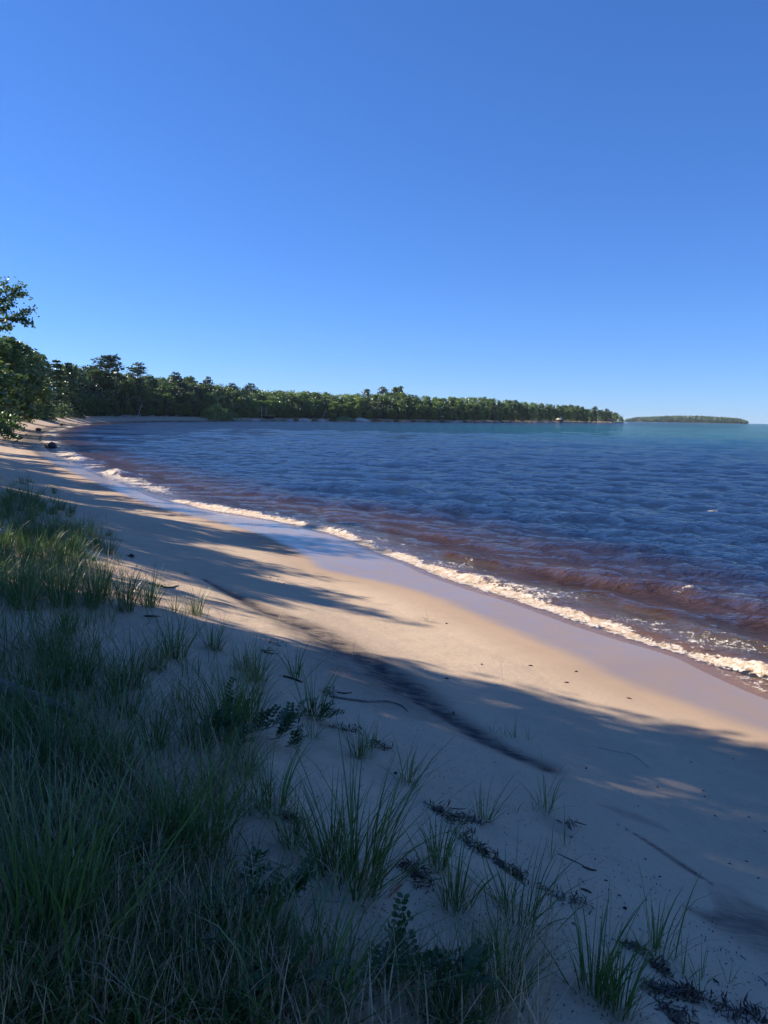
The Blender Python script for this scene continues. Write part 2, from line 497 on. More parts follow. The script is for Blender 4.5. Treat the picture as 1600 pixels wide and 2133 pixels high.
fr = N.n('ShaderNodeFresnel'); fr.inputs['IOR'].default_value = 1.33; N.set(fr.inputs['Normal'], nb2)
mx = N.n('ShaderNodeMixShader')
N.set(mx.inputs[0], N.math('MULTIPLY', N.math('MULTIPLY', aW, N.mapr(film, 0.35, 0.65, 0.6, 1.0)), fr.outputs[0]))
N.set(mx.inputs[1], dn.outputs[0]); N.set(mx.inputs[2], gl.outputs[0])
N.set(N.out.inputs[0], mx.outputs[0])
M['sand'] = m
me = mesh_np('beach_ground', Vg, remap[Fk], [M['sand']], attrs={'s': s[used], 'wet': wet[used], 'dark': dark[used], 'damp': damp[used]}, smooth=True)
link('beach_ground', me, kind='structure')

# ------------------------------------------------------------------ lake
azs = np.concatenate([np.arange(-50, -30, 0.5), np.arange(-30, 30, 0.12), np.arange(30, 90, 0.6)])
rs = np.concatenate([4.5 * np.exp(np.arange(0, math.log(150 / 4.5), 0.0055)), 150 * np.exp(np.arange(0, math.log(8000 / 150), 0.03))])
x, y, F = polar(rs, np.radians(azs))
s, par = sdist(x, y)
keep = (s[F].min(1) < 0.12)
Fk = F[keep]; used = np.zeros(len(x), bool); used[Fk.ravel()] = True
remap = np.cumsum(used) - 1
x, y, s = x[used], y[used], s[used]; Fk = remap[Fk]
r = np.hypot(x, y); o = -s
wz = np.zeros(len(x))
mean = math.atan2(-0.80, -0.60)
grp = 0.55 + 0.9 * fbm(x * 0.16, y * 0.16, 3, 61)
for k in range(46):
    lam = 0.32 * (1.075 ** k)                 # 0.32 .. 8 m
    th = mean + rng.normal(0, 0.62 if lam < 2 else 0.33)
    amp = 0.0052 * lam ** 0.78 * (1.6 if lam < 1.6 else (1.3 if lam < 4.0 else 0.6))
    kx, ky = math.cos(th) * 2 * math.pi / lam, math.sin(th) * 2 * math.pi / lam
    ph = rng.uniform(0, 2 * math.pi) + 1.6 * (fbm(x / lam * 0.23 + k, y / lam * 0.23, 2, 100 + k))* 2
    w = np.sin(kx * x + ky * y + ph)
    w = 2 * ((w + 1) / 2) ** 1.7 - 0.72
    dr = r * 0.0055
    fade = sst(2.5, 6, lam / dr)
    wz += amp * w * fade
deepf = sst(0.5, 3.5, o)
wz = wz * grp * (0.25 + 0.75 * sst(0.6, 6, o)) * 1.15

def ridge(px, z0, A, wfront, wback, seed, endt=0.12):
    P = [hit(u, v, z0) for u, v in px]
    pl = catmull(P, 5)
    d, pp = poly_dist(x, y, pl)
    # sign: + is on the lake side
    tot = np.linalg.norm(np.diff(pl, axis=0), axis=1).sum()
    # side by comparing distance from the shore with that of the ridge
    e1 = 0.3
    s_r = np.interp(pp, np.concatenate([[0], np.cumsum(np.linalg.norm(np.diff(pl, axis=0), axis=1))]), sdist(pl[:, 0], pl[:, 1])[0])
    sg = np.where(s < s_r, d, -d)
    sg = sg + (fbm(x * 0.9, y * 0.9, 3, seed + 9) - 0.5) * 1.1 * min(1.0, wback * 1.6)
    al = 0.25 + 1.35 * fbm(pp * 0.55, pp * 0 + seed, 3, seed)
    en = sst(0, endt * tot, pp) * (1 - sst((1 - endt) * tot, tot, pp))
    prof = np.where(sg > 0, np.exp(-(sg / wback) ** 2), np.exp(-(sg / wfront) ** 2))
    return A * al * en * prof, sg, pp, en

foam = np.zeros(len(x))
# swell lines behind the breaker
for px, A, wf, wb, sd_ in [([(880, 1135), (960, 1152), (1060, 1172), (1200, 1190), (1300, 1205), (1420, 1224), (1500, 1240), (1600, 1262), (1750, 1300)], 0.12, 0.24, 0.5, 201),
                           ([(1050, 1128), (1250, 1140), (1400, 1146), (1600, 1165), (1800, 1190)], 0.10, 0.3, 0.6, 202),
                           ([(640, 1062), (780, 1090), (900, 1110), (1040, 1132)], 0.11, 0.25, 0.6, 203),
                           ([(1380, 1052), (1480, 1060), (1600, 1068)], 0.15, 0.4, 0.9, 204),
                           ([(210, 978), (245, 983), (275, 988)], 0.22, 0.3, 0.6, 205),
                           ([(130, 944), (165, 955), (205, 962)], 0.12, 0.4, 0.7, 206),
                           ([(860, 1180), (960, 1198), (1080, 1228)], 0.07, 0.2, 0.4, 207),
                           ([(1250, 1168), (1400, 1180), (1600, 1204)], 0.07, 0.2, 0.35, 209),
                           ([(700, 1020), (900, 1032), (1100, 1040)], 0.10, 0.4, 0.7, 210), ([(1000, 1085), (1150, 1098), (1330, 1104)], 0.08, 0.25, 0.45, 211),
                           ([(480, 1015), (600, 1030), (760, 1052)], 0.08, 0.3, 0.5, 212), ([(1150, 1222), (1260, 1240), (1420, 1290), (1600, 1330), (1700, 1350)], 0.07, 0.25, 0.5, 208)]:
    dz, sg, pp, en = ridge(px, 0.1, A, wf, wb, sd_)
    wz += dz
def capfoam(u, v, rad, a, z0=0.12):
    cx, cy = hit(u, v, z0)
    n_ = fbm(x * 5 + u, y * 5, 3, 301)
    ex = ((x - cx) / rad) ** 2 + ((y - cy) / (rad * 0.35)) ** 2
    return a * np.exp(-ex) * sst(0.3, 0.62, n_)
for u, v, rad, a in [(1435, 1228, 0.22, 0.75), (1545, 1247, 0.12, .7), (1482, 1062, 0.3, 0.9), (1042, 1218, 0.3, .8), (850, 1125, .25, .6), (1010, 1148, .1, .5),
                     (245, 990, .35, 1), (290, 984, .5, 1), (120, 932, .9, 1.2), (98, 940, .7, 1), (150, 956, 1.0, 1.1), (175, 955, .8, 1.1), (118, 950, 1.2, 1), (262, 1006, .5, 1.1),
                     (230, 997, .6, 1.1), (1560, 1240, .08, .5), (205, 880, .4, .3), (700, 985, .3, .5), (1110, 1000, .3, .4), (330, 1030, .5, .5)]:
    foam = np.maximum(foam, capfoam(u, v, rad, a))
# breaker
d, pp = poly_dist(x, y, BL)
cl = np.concatenate([[0], np.cumsum(np.linalg.norm(np.diff(BL, axis=0), axis=1))])
sB = np.interp(pp, cl, sdist(BL[:, 0], BL[:, 1])[0])
sg = np.where(s < sB, d, -d)
tot = cl[-1]
en = 1 - sst(tot - 3, tot, pp)
al = 0.5 + 0.9 * fbm(pp * 0.7, pp * 0 + 3.3, 3, 401)
lump = fbm(x * 7, y * 7, 4, 403)
prof = np.where(sg > 0, np.exp(-(sg / 0.42) ** 2), np.exp(-(sg / 0.20) ** 2))
wz += np.interp(r, [8, 14, 20], [0.125, 0.16, 0.19]) * al * en * prof
sgf = sg + (fbm(x * 1.6, y * 1.6, 3, 409) - 0.5) * 0.34
pw = 0.35 + 1.3 * fbm(pp * 0.55, pp * 0 + 1.7, 3, 411)
fw = np.interp(r, [8, 12, 20, 30], [1, 1.3, 2.6, 3.0])
fb = np.where(sgf > 0, np.exp(-(sgf / (0.095 * fw)) ** 2), np.exp(-(sgf / (0.20 * fw)) ** 2)) * np.clip(pw + 0.45 * sst(10, 14, r), 0.40, 1.25)
onshore = sst(-0.02, 0.10, o)
wide = np.exp(-((pp - np.interp(0, [0], [0]) - 0) * 0) ** 2)
uu = (x * ri.x + y * ri.y + (wz - CAM_Z) * ri.z) / np.maximum((x * fwd.x + y * fwd.y + (wz - CAM_Z) * fwd.z), 0.1)   # lateral position
wideband = np.exp(-((uu - 0.16) / 0.12) ** 2)                # the broad foam patch in mid beach
fb2 = np.exp(-((sgf - 0.22) / 0.40) ** 2) * wideband * 0.72 * sst(0.35, 0.6, fbm(x * 3.1, y * 3.1, 3, 412))
fb3 = np.exp(-((sgf - 0.5) / 0.5) ** 2) * 0.40 * sst(0.50, 0.70, fbm(x * 1.1, y * 1.1, 3, 413)) * en
fr_ = np.exp(-((o - 0.03) / 0.055) ** 2) * 0.9              # thin line along the swash edge
between = sst(-0.05, 0.08, o) * (sg < 0) * 0.30
fm = np.maximum.reduce([fb3 * (0.5 + lump), fb * (0.45 + 1.0 * lump) * en, fb2 * (0.45 + lump), fr_ * (0.5 + 0.6 * fbm(x * 2, y * 2, 2, 404)), between * en])
foam = np.maximum(foam, fm * onshore)
# farther along the beach: broken foam at the edge
far = sst(26, 32, r)
ff = np.exp(-((o - 0.7) / np.interp(r, [20, 40, 100], [0.6, 0.8, 1.4])) ** 2) * sst(0.36, 0.60, fbm(x * 0.8, y * 0.8, 4, 407)) * 0.85 * far * (1 - sst(150, 260, r))
foam = np.maximum(foam, ff)
wz += foam * (lump - 0.35) * 0.09 * sst(0.05, 0.3, o) * (1 - sst(20, 30, r))
wz += foam * (vnoise(x * 22, y * 22, 408) - 0.4) * 0.035 * sst(0.05, 0.3, o)
# thin film at the edge follows the sand
tz = terrain_z(x, y, s)
filmt = 0.016 * sst(0.0, 0.12, o) - 0.008 + 0.010 * np.exp(-((o - 0.03) / 0.04) ** 2)
lvl = wz * sst(0.1, 0.9, o) - 0.0
zw = np.maximum(lvl - (r / 6371000.0) * r * 0.5, np.where(o < 4, tz + filmt, -99)) * 1.0
zw = np.where(o < 4, zw, lvl - (r / 6371000.0) * r * 0.5)
depth = np.clip(zw - tz, 0, 3)

m, nt = newmat('lake_water'); N = NT(nt)
P_ = N.pos()
aO, aF, aZ, aR = N.attr('off'), N.attr('foam'), N.attr('depth'), N.attr('rad')
teal = N.mapr(aO, 30, 170, smooth=True)
body = N.mix(N.mapr(aO, 1.5, 9), (0.085, 0.042, 0.020, 1), (0.014, 0.0075, 0.008, 1))
body = N.mix(N.mapr(aO, 1.2, 6.5), body, (0.014, 0.034, 0.082, 1))
body = N.mix(teal, body, (0.006, 0.100, 0.108, 1))
patch = N.noise(0.012, 3, 0.5, N.pos((0.35, 1, 1)))
body = N.mix(N.math('MULTIPLY', N.mapr(patch, 0.4, 0.65), teal), body, (0.010, 0.058, 0.095, 1))
rip = N.noise(5.0, 4, 0.62, N.pos((1.0, 1.9, 1), R(-32)), 0.5)
rip2 = N.noise(1.3, 3, 0.6, N.pos((1.0, 2.2, 1), R(-24)), 0.5)
rip3 = N.noise(0.33, 3, 0.6, N.pos((1.0, 2.4, 1), R(-15)), 0.3)
rip0 = N.noise(15.0, 3, 0.6, N.pos((1.0, 1.7, 1), R(-30)), 0.6)
h = N.math('ADD', N.math('ADD', N.math('MULTIPLY', rip, 0.085), N.math('MULTIPLY', rip0, 0.007)), N.math('ADD', N.math('MULTIPLY', N.math('MULTIPLY', rip2, 0.13), N.mapr(aR, 12, 50)), N.math('MULTIPLY', N.math('MULTIPLY', rip3, 0.50), N.mapr(aR, 60, 160))))
h = N.math('MULTIPLY', h, N.mapr(aO, 0.1, 2.5, 0.12, 1.0))
nb = N.bump(h, 1.0, 1.0)
fr = N.n('ShaderNodeFresnel'); fr.inputs['IOR'].default_value = 1.33; N.set(fr.inputs['Normal'], nb)
gl = N.n('ShaderNodeBsdfGlossy'); gl.inputs['Roughness'].default_value = 0.045; N.set(gl.inputs['Normal'], nb)
df = N.n('ShaderNodeBsdfDiffuse'); N.set(df.inputs[0], body); N.set(df.inputs['Normal'], nb)
tp = N.n('ShaderNodeBsdfTransparent'); tp.inputs[0].default_value = (0.92, 0.78, 0.62, 1)
mb = N.n('ShaderNodeMixShader'); N.set(mb.inputs[0], N.mapr(aZ, 0.02, 0.40)); N.set(mb.inputs[1], tp.outputs[0]); N.set(mb.inputs[2], df.outputs[0])
bf = N.n('ShaderNodeNewGeometry').outputs['Backfacing']
ms = N.n('ShaderNodeMixShader'); N.set(ms.inputs[0], N.math('MULTIPLY', fr.outputs[0], N.math('SUBTRACT', 1.0, bf))); N.set(ms.inputs[1], mb.outputs[0]); N.set(ms.inputs[2], gl.outputs[0])
fo = N.n('ShaderNodeBsdfDiffuse')
lace = N.noise(16, 5, 0.72, P_, 1.2)
lace2 = N.noise(46, 3, 0.7, P_, 0.8)
lace0 = N.noise(5.5, 3, 0.6, P_, 1.5)
lc = N.math('ADD', N.math('MULTIPLY', lace0, 0.40), N.math('ADD', N.math('MULTIPLY', lace, 0.38), N.math('MULTIPLY', lace2, 0.22)))
N.set(fo.inputs[0], N.mix(N.mapr(lc, 0.42, 0.62), (0.42, 0.27, 0.15, 1), (0.86, 0.82, 0.74, 1)))
N.set(fo.inputs['Normal'], N.bump(N.math('ADD', lace, lace2), 0.8, 0.03))
fmask = N.mapr(N.math('ADD', aF, N.math('MULTIPLY', N.math('SUBTRACT', lc, 0.5), 4.6)), 0.46, 0.74)
fmask = N.math('MULTIPLY', fmask, N.mapr(aF, 0.03, 0.15))
mf = N.n('ShaderNodeMixShader'); N.set(mf.inputs[0], fmask); N.set(mf.inputs[1], ms.outputs[0]); N.set(mf.inputs[2], fo.outputs[0])
N.set(N.out.inputs[0], mf.outputs[0])
M['water'] = m
me = mesh_np('lake_water', np.stack([x, y, zw], 1), Fk, [m], attrs={'off': o, 'foam': foam, 'depth': depth, 'rad': r}, smooth=True)
link('lake_water', me, kind='structure')
ORD = ['first', 'second', 'third', 'fourth', 'fifth', 'sixth', 'seventh', 'eighth', 'ninth', 'tenth', 'eleventh', 'twelfth', 'thirteenth', 'fourteenth', 'fifteenth', 'sixteenth', 'seventeenth', 'eighteenth', 'nineteenth', 'twentieth', 'twenty-first', 'twenty-second', 'twenty-third', 'twenty-fourth', 'twenty-fifth', 'twenty-sixth', 'twenty-seventh', 'twenty-eighth', 'twenty-ninth', 'thirtieth', 'thirty-first', 'thirty-second', 'thirty-third', 'thirty-fourth', 'thirty-fifth', 'thirty-sixth']
def ordw(i): return ORD[i] if i < len(ORD) else 'far'
# ------------------------------------------------------------------ foliage builders
def unit(v): return v / (np.linalg.norm(v, axis=-1, keepdims=True) + 1e-9)

def leaf_cards(C, ln, wd, g, up_bias=0.4, axis=None, ax_w=0.0):
    """rhombic leaf faces at centres C"""
    n = len(C)
    a = unit(g.normal(size=(n, 3)))
    if axis is not None: a = unit(a * (1 - ax_w) + axis * ax_w)
    nrm = g.normal(size=(n, 3)); nrm[:, 2] += up_bias * 2
    b = unit(np.cross(a, nrm))
    ln = ln * (0.7 + 0.6 * g.random(n))[:, None]; wd = wd * (0.7 + 0.6 * g.random(n))[:, None]
    V = np.stack([C - a * ln / 2, C + b * wd / 2 - a * ln * 0.08, C + a * ln / 2, C - b * wd / 2 - a * ln * 0.08], 1).reshape(-1, 3)
    F = np.arange(4 * n).reshape(-1, 4)
    return V, F

def limb_path(p0, d, L, g, n=5, lift=0.25, wob=0.12):
    pts = [np.array(p0, float)]; d = unit(np.array(d, float))
    for i in range(n):
        d = unit(d + np.array([0, 0, lift / n]) + g.normal(0, wob, 3))
        pts.append(pts[-1] + d * L / n)
    return np.array(pts)

def near_tree(seed, H=11, crown_r=4.2, leaves=13000, ls=0.15, low=0.22, trunk_r=0.17, limbs=26, sparse=0.0):
    g = np.random.default_rng(seed)
    tr = limb_path((0, 0, -0.3), (g.normal(0, .08), g.normal(0, .08), 1), H * 0.93, g, 9, 0.2, 0.05)
    mb = MB()
    mb.tube(tr, np.linspace(trunk_r, 0.03, len(tr)), 9, wob=0.12, rg=g)
    tw = []
    ga = g.random() * 6
    for i in range(limbs):
        f = low + (0.97 - low) * (i + g.random() * 0.6) / limbs
        k = f * (len(tr) - 1); j = int(k); p = tr[j] + (tr[min(j + 1, len(tr) - 1)] - tr[j]) * (k - j)
        ga += 2.4 + g.normal(0, .3)
        prof = math.sin(math.pi * min(1, max(0.05, (f - low + 0.10) / (1.08 - low))) ** 0.75) ** 0.7
        L = crown_r * prof * g.uniform(0.75, 1.15)
        el = 0.15 + 0.8 * (f - low)
        lp = limb_path(p, (math.cos(ga) * math.cos(el), math.sin(ga) * math.cos(el), math.sin(el)), L, g, 6, 0.15, 0.13)
        mb.tube(lp, np.linspace(0.055 * (1.2 - f * 0.6), 0.012, len(lp)), 5, cap=False)
        nt_ = max(3, int(L * 2.0))
        for q in range(nt_):
            ff = g.uniform(0.30, 1.0); kk = ff * (len(lp) - 1); jj = min(int(kk), len(lp) - 2)
            pp = lp[jj] + (lp[jj + 1] - lp[jj]) * (kk - jj)
            dd = unit(unit(lp[jj + 1] - lp[jj]) + g.normal(0, 0.65, 3) * np.array([1, 1, 0.5]))
            tl = limb_path(pp, dd, g.uniform(0.6, 1.25) * (0.5 + 0.13 * crown_r), g, 3, 0.05, 0.18)
            mb.tube(tl, np.linspace(0.014, 0.005, len(tl)), 3, cap=False)
            tw.append(tl)
        tw.append(lp[3:6])
    per = max(6, leaves // len(tw))
    C = []; A = []
    for tl in tw:
        k = g.random(per) ** 0.8 * (len(tl) - 1.001); j = k.astype(int)
        p = tl[j] + (tl[j + 1] - tl[j]) * (k - j)[:, None]
        C.append(p + g.normal(0, 0.13 + ls * 0.35, (per, 3)) * np.array([1, 1, 0.75]))
        A.append(unit(tl[j + 1] - tl[j]))
    C = np.concatenate(C); A = np.concatenate(A)
    V, F = leaf_cards(C, ls, ls * 0.62, g, 0.5, A, 0.35)
    T = np.clip(0.45 + 0.25 * g.normal(size=len(C)), 0, 1)
    crown = mesh_np('crown', V, F, [M['leaf_near']], fattrs={'tint': T})
    trunk = mb.mesh('trunk', M['bark'], smooth=True)
    return trunk, crown

def clump_crown(seed, H=15, R_=3.4, base=0.25, nclump=54, per=60, ls=0.62, shape='round', mat='leaf_mid', trunk='bark'):
    """distant broadleaf tree: leaf clumps over an irregular crown"""
    g = np.random.default_rng(seed)
    C = []; T = []
    hc = H * (1 - base)
    lob = g.normal(0, 1, (7, 2))
    for i in range(nclump):
        f = (i + g.random()) / nclump
        zf = base + (1 - base) * f
        if shape == 'round': pr = math.sqrt(max(0.03, 1 - (2 * f - 0.86) ** 2 / 1.35))
        elif shape == 'tall': pr = (1 - f) ** 0.5 * 0.9 + 0.12
        else: pr = 0.9 - 0.35 * f
        a = i * 2.4 + g.normal(0, .4)
        rr = R_ * pr * g.uniform(0.45, 1.05) * (1 + 0.22 * math.sin(3 * a + seed))
        c = np.array([math.cos(a) * rr, math.sin(a) * rr, zf * H - 0.04 * H])
        cr = R_ * g.uniform(0.24, 0.42)
        p = unit(g.normal(size=(per, 3))) * (cr * g.random((per, 1)) ** 0.4)
        p[:, 2] *= 0.7
        C.append(c + p)
        T.append(np.full(per, g.uniform(0.15, 0.85)) + g.normal(0, .12, per))
    C = np.concatenate(C); T = np.clip(np.concatenate(T), 0, 1)
    V, F = leaf_cards(C, ls, ls * 0.72, g, 0.5)
    mb = MB()
    tr = limb_path((0, 0, -0.6), (g.normal(0, .05), g.normal(0, .05), 1), H * 0.85, g, 6, 0.1, 0.05)
    mb.tube(tr, np.linspace(0.17, 0.04, len(tr)), 6)
    for i in range(7):
        j = 2 + i % 4; a = i * 2.4
        lp = limb_path(tr[j], (math.cos(a), math.sin(a), 0.7), R_ * 0.7, g, 3, 0.3, 0.1)
        mb.tube(lp, np.linspace(0.07, 0.02, len(lp)), 4, cap=False)
    return mb.mesh('trunk', M[trunk], True), mesh_np('crown', V, F, [M[mat]], fattrs={'tint': T})

def conifer(seed, H=15, R_=2.6, base=0.06, whorls=22, nb=8, cards=12, droop=0.15, kind='spruce', mat='needle'):
    g = np.random.default_rng(seed)
    mb = MB()
    tr = limb_path((0, 0, -0.6), (0, 0, 1), H * 1.0, g, 6, 0.05, 0.012 if kind == 'spruce' else 0.04)
    mb.tube(tr, np.linspace(0.17, 0.02, len(tr)), 6)
    C = []; A = []; T = []
    for w in range(whorls):
        f = base + (1 - base) * (w + g.random() * 0.5) / whorls
        if kind == 'spruce': rr = R_ * (1 - f) ** 0.8 + 0.12
        elif kind == 'cedar': rr = R_ * (1 - f ** 2.6) * 0.95 + 0.15
        else: rr = R_ * (math.sin(math.pi * min(1, max(0, (f - base) / (1 - base))) ** 0.75) * 0.9 + 0.22) * g.uniform(0.5, 1.15)
        n_ = nb if kind != 'pine' else max(3, int(nb * g.uniform(0.5, 1.0)))
        a0 = g.random() * 6
        k = f * (len(tr) - 1); j = min(int(k), len(tr) - 2); p0 = tr[j] + (tr[j + 1] - tr[j]) * (k - j)
        for b in range(n_):
            a = a0 + b * 2 * math.pi / n_ + g.normal(0, .25)
            L = rr * g.uniform(0.7, 1.15)
            e_ = -droop if kind != 'pine' else 0.25
            d = np.array([math.cos(a), math.sin(a), e_ + g.normal(0, .08)])
            lp = limb_path(p0, d, L, g, 3, -0.1 if kind != 'pine' else 0.25, 0.08)
            if kind == 'pine' or w % 3 == 0: mb.tube(lp, np.linspace(0.04, 0.012, len(lp)), 3, cap=False)
            lo = 0.15 if kind != 'pine' else 0.35
            t = (lo + (1 - lo) * g.random(cards)) * 2.999; jj = t.astype(int)
            p = lp[jj] + (lp[jj + 1] - lp[jj]) * (t - jj)[:, None]
            sp = 0.16 * rr + 0.08 if kind != 'pine' else 0.34
            C.append(p + g.normal(0, sp, (cards, 3)) * np.array([1, 1, 0.35 if kind == 'spruce' else 0.6]))
            A.append(np.tile(unit(d), (cards, 1)))
            T.append(np.clip(g.uniform(0.2, 0.8) + g.normal(0, .15, cards), 0, 1))
    C = np.concatenate(C); A = np.concatenate(A); T = np.concatenate(T)
    V, F = leaf_cards(C, 0.70, 0.32, g, 0.6, A, 0.45)
    return mb.mesh('trunk', M['bark'], True), mesh_np('crown', V, F, [M[mat]], fattrs={'tint': T})

def make_tree(name, meshes, loc, rotz=0, sc=1.0, label='', cat='tree', group=None, sxy=None):
    o = link(name, None, None, loc, (0, 0, rotz), (sxy or sc, sxy or sc, sc), label=label, category=cat, group=group)
    link('trunk', meshes[0], o); link('crown', meshes[1], o)
    return o

# ------------------------------------------------------------------ the tree line beside and behind the camera
DV = np.array([-0.494, 0.869]); IN = np.array([-0.869, -0.494])
def ts(dt, s_):
    """dt metres along the beach ahead of the camera, s_ metres inland of the water's edge"""
    p = np.array([0.0, 0.0]) + DV * dt + IN * (s_ - 7.9)
    return float(p[0]), float(p[1])
near_v = [near_tree(501, 11, 4.4, 24000, 0.19, limbs=30), near_tree(502, 12.5, 4.2, 24000, 0.19, low=0.26, limbs=30), near_tree(503, 9.5, 3.8, 20000, 0.17, low=0.15), near_tree(504, 11.5, 4.6, 26000, 0.19, limbs=34)]
NT_ = [  # dt, s, height, variant
    (1.6, 13.0, 9.4, 1), (4.6, 12.6, 9.2, 3), (7.4, 13.3, 9.2, 0), (10.0, 13.2, 9.0, 1), (11.6, 12.6, 8.6, 2),
    (5.0, 17.0, 10.5, 0), (9.0, 17.3, 11, 3), (12.6, 15.8, 10.6, 3), (13.6, 17.2, 11, 0), (16.2, 19.0, 11.8, 1), (7.4, 20.5, 12, 1), (12.2, 20.8, 12, 0),
    (18.5, 12.6, 6.8, 2), (21.5, 12.8, 7.2, 2), (24.8, 13.0, 7.9, 2), (26.3, 15.0, 9.0, 0), (22.6, 15.2, 8.6, 2),
    (27.8, 17.2, 9.4, 2), (24.5, 20.5, 9.5, 1), (33, 13.4, 7.8, 0), (36.5, 15.8, 9.4, 3), (40, 13.2, 7.6, 2), (44.5, 14.2, 8.6, 1), (49, 13.4, 7.8, 0),
    (54, 14.5, 8.6, 3), (59, 13.4, 7.8, 1), (28, 22, 11.5, 0), (37, 21.5, 11.5, 1), (47, 21, 12, 3), (57, 21, 12, 0)]
NTC = {}
for i, (dt, s_, h_, v_) in enumerate(sorted(NT_)):
    x_, y_ = ts(dt, s_)
    base_h = (11, 12.5, 9.5, 11.5)[v_]
    side = 'behind the camera' if dt < 2 else ('beside the near grass' if dt < 18 else 'along the left edge of the beach')
    NTC[side] = NTC.get(side, -1) + 1
    make_tree('broadleaf_tree', near_v[v_], (x_, y_, float(ground(x_, y_)[0]) - 0.1), rnd.uniform(0, 6.28), h_ / base_h,
              label=ordw(NTC.get(side, 0)) + ' dune forest tree ' + side + ', outside the picture', group='trees of the dune forest outside the picture')
x_, y_ = ts(26.5, 13.6)
tz_ = float(ground(x_, y_)[0]) - 0.1
g = np.random.default_rng(612)
ob = near_tree(611, 8.6, 3.9, leaves=20000, ls=0.13, low=0.16, limbs=30, trunk_r=0.2)
make_leaf = []; axs = []; mbw = MB()
def px_w(u, v, d): 
    r_ = ray(u, v); k = d / math.hypot(r_.x, r_.y); return np.array([r_.x * k, r_.y * k, CAM_Z + r_.z * k])
BR = [([(-150, 760), (-70, 705), (0, 668), (30, 660), (52, 650), (71, 645)], 25.0, 520, 0.085), ([(0, 668), (30, 664), (50, 668), (66, 674)], 24.8, 330, 0.07),
      ([(-60, 715), (-20, 690), (5, 684), (26, 680)], 25.2, 300, 0.08), ([(-120, 690), (-60, 650), (-10, 634), (20, 624), (40, 614), (58, 616)], 25.4, 420, 0.075),
      ([(-20, 640), (10, 622), (30, 606), (48, 594)], 25.6, 260, 0.075), ([(-80, 640), (-30, 612), (0, 596), (18, 584)], 25.8, 260, 0.09),
      ([(-50, 660), (-10, 648), (10, 641), (28, 634)], 25.1, 230, 0.07), ([(-40, 680), (-5, 655), (12, 648), (4, 640)], 25.1, 160, 0.08),
      ([(-30, 620), (-8, 612), (8, 608), (15, 600)], 25.4, 150, 0.09),
      ([(-180, 800), (-90, 840), (-30, 868), (0, 880), (22, 884), (44, 890)], 24.5, 420, 0.10), ([(-60, 860), (-10, 884), (10, 896), (28, 910)], 24.4, 300, 0.09),
      ([(-60, 840), (-20, 862), (10, 868), (34, 878)], 24.7, 240, 0.10)]
trc = np.array([x_, y_, tz_])
for pts_, d_, n_, wd_ in BR:
    pl = np.array([px_w(u, v, d_ + 0.15 * k) for k, (u, v) in enumerate(pts_)]) - trc
    pl = catmull(pl, 4)
    mbw.tube(pl, np.linspace(0.035, 0.006, len(pl)), 4, cap=False)
    n_ = int(n_ * 0.60); wd_ *= 0.95
    k = g.random(n_) ** 0.8 * (len(pl) - 1.001); j = k.astype(int)
    p = pl[j] + (pl[j + 1] - pl[j]) * (k - j)[:, None]
    lumpy = 0.55 + 0.9 * np.sin(k * 1.9 + g.random() * 6) ** 2
    make_leaf.append(p + np.clip(g.normal(0, 1, (n_, 3)), -1.7, 1.7) * wd_ * lumpy[:, None]); axs.append(unit(pl[j + 1] - pl[j]))
Cx = np.concatenate(make_leaf)
V, F = leaf_cards(Cx, 0.105, 0.065, g, 0.5, np.concatenate(axs), 0.3)
o_t = make_tree('broadleaf_tree', ob, (x_, y_, tz_), 0.0, 1.0, label='overhanging tree whose leafy branch tips reach into the sky at the left edge')
link('branch', mbw.mesh('branch', M['bark'], True), o_t)
link('branch_leaves', mesh_np('branch_leaves', V, F, [M['leaf_near']], fattrs={'tint': g.random(len(Cx)) * 0.6}), o_t)

# ------------------------------------------------------------------ the wooded far shore
def skyline(u):
    U = [0, 40, 80, 100, 130, 160, 200, 230, 250, 280, 310, 340, 375, 400, 430, 480, 525, 570, 640, 700, 755, 800, 830, 860, 920, 1000, 1050, 1100, 1150, 1200, 1235, 1262, 1285, 1298, 1304]
    Y = [735, 722, 735, 748, 757, 764, 758, 772, 778, 780, 786, 784, 785, 790, 796, 805, 812, 815, 815, 820, 820, 819, 815, 821, 828, 826, 832, 837, 842, 845, 852, 856, 860, 867, 874]
    return float(np.interp(u, U, Y))
def hor(u): return 867.5 + (u - 800) * math.tan(RO)

arche = {
    'light': [clump_crown(1, mat='leaf_light'), clump_crown(2, 15, 3.8, 0.2, mat='leaf_light'), clump_crown(3, 15, 3.0, 0.15, shape='x', mat='leaf_light')],
    'mid': [clump_crown(4), clump_crown(5, 15, 3.9, 0.18), clump_crown(6, 15, 3.0, 0.12, shape='x'), clump_crown(7, 15, 3.5, 0.3)],
    'cedar': [conifer(8, kind='cedar', R_=2.2, mat='leaf_dark', whorls=20, nb=8, cards=13), conifer(9, kind='cedar', R_=2.6, mat='leaf_dark', whorls=18, nb=9, cards=13)],
    'spruce': [conifer(10, R_=2.7), conifer(12, R_=2.2, whorls=25)],
    'pine': [conifer(13, kind='pine', R_=3.3, base=0.3, whorls=13, nb=7, cards=22), conifer(14, kind='pine', R_=2.8, base=0.42, whorls=9, nb=7, cards=26)],
    'bush': [clump_crown(15, 5, 3.0, 0.02, 26, 50, 0.45, mat='leaf_mid'), clump_crown(16, 5, 3.2, 0.02, 26, 50, 0.45, mat='leaf_light')],
}
WORDS = {'light': ('broadleaf_tree', 'light green broadleaf tree'), 'mid': ('broadleaf_tree', 'mid green broadleaf tree'), 'cedar': ('cedar_tree', 'dense dark cedar'),
         'spruce': ('spruce_tree', 'dark conical spruce'), 'pine': ('pine_tree', 'tall open-crowned white pine'), 'bush': ('shore_bush', 'low rounded bush')}
RANKED = {}
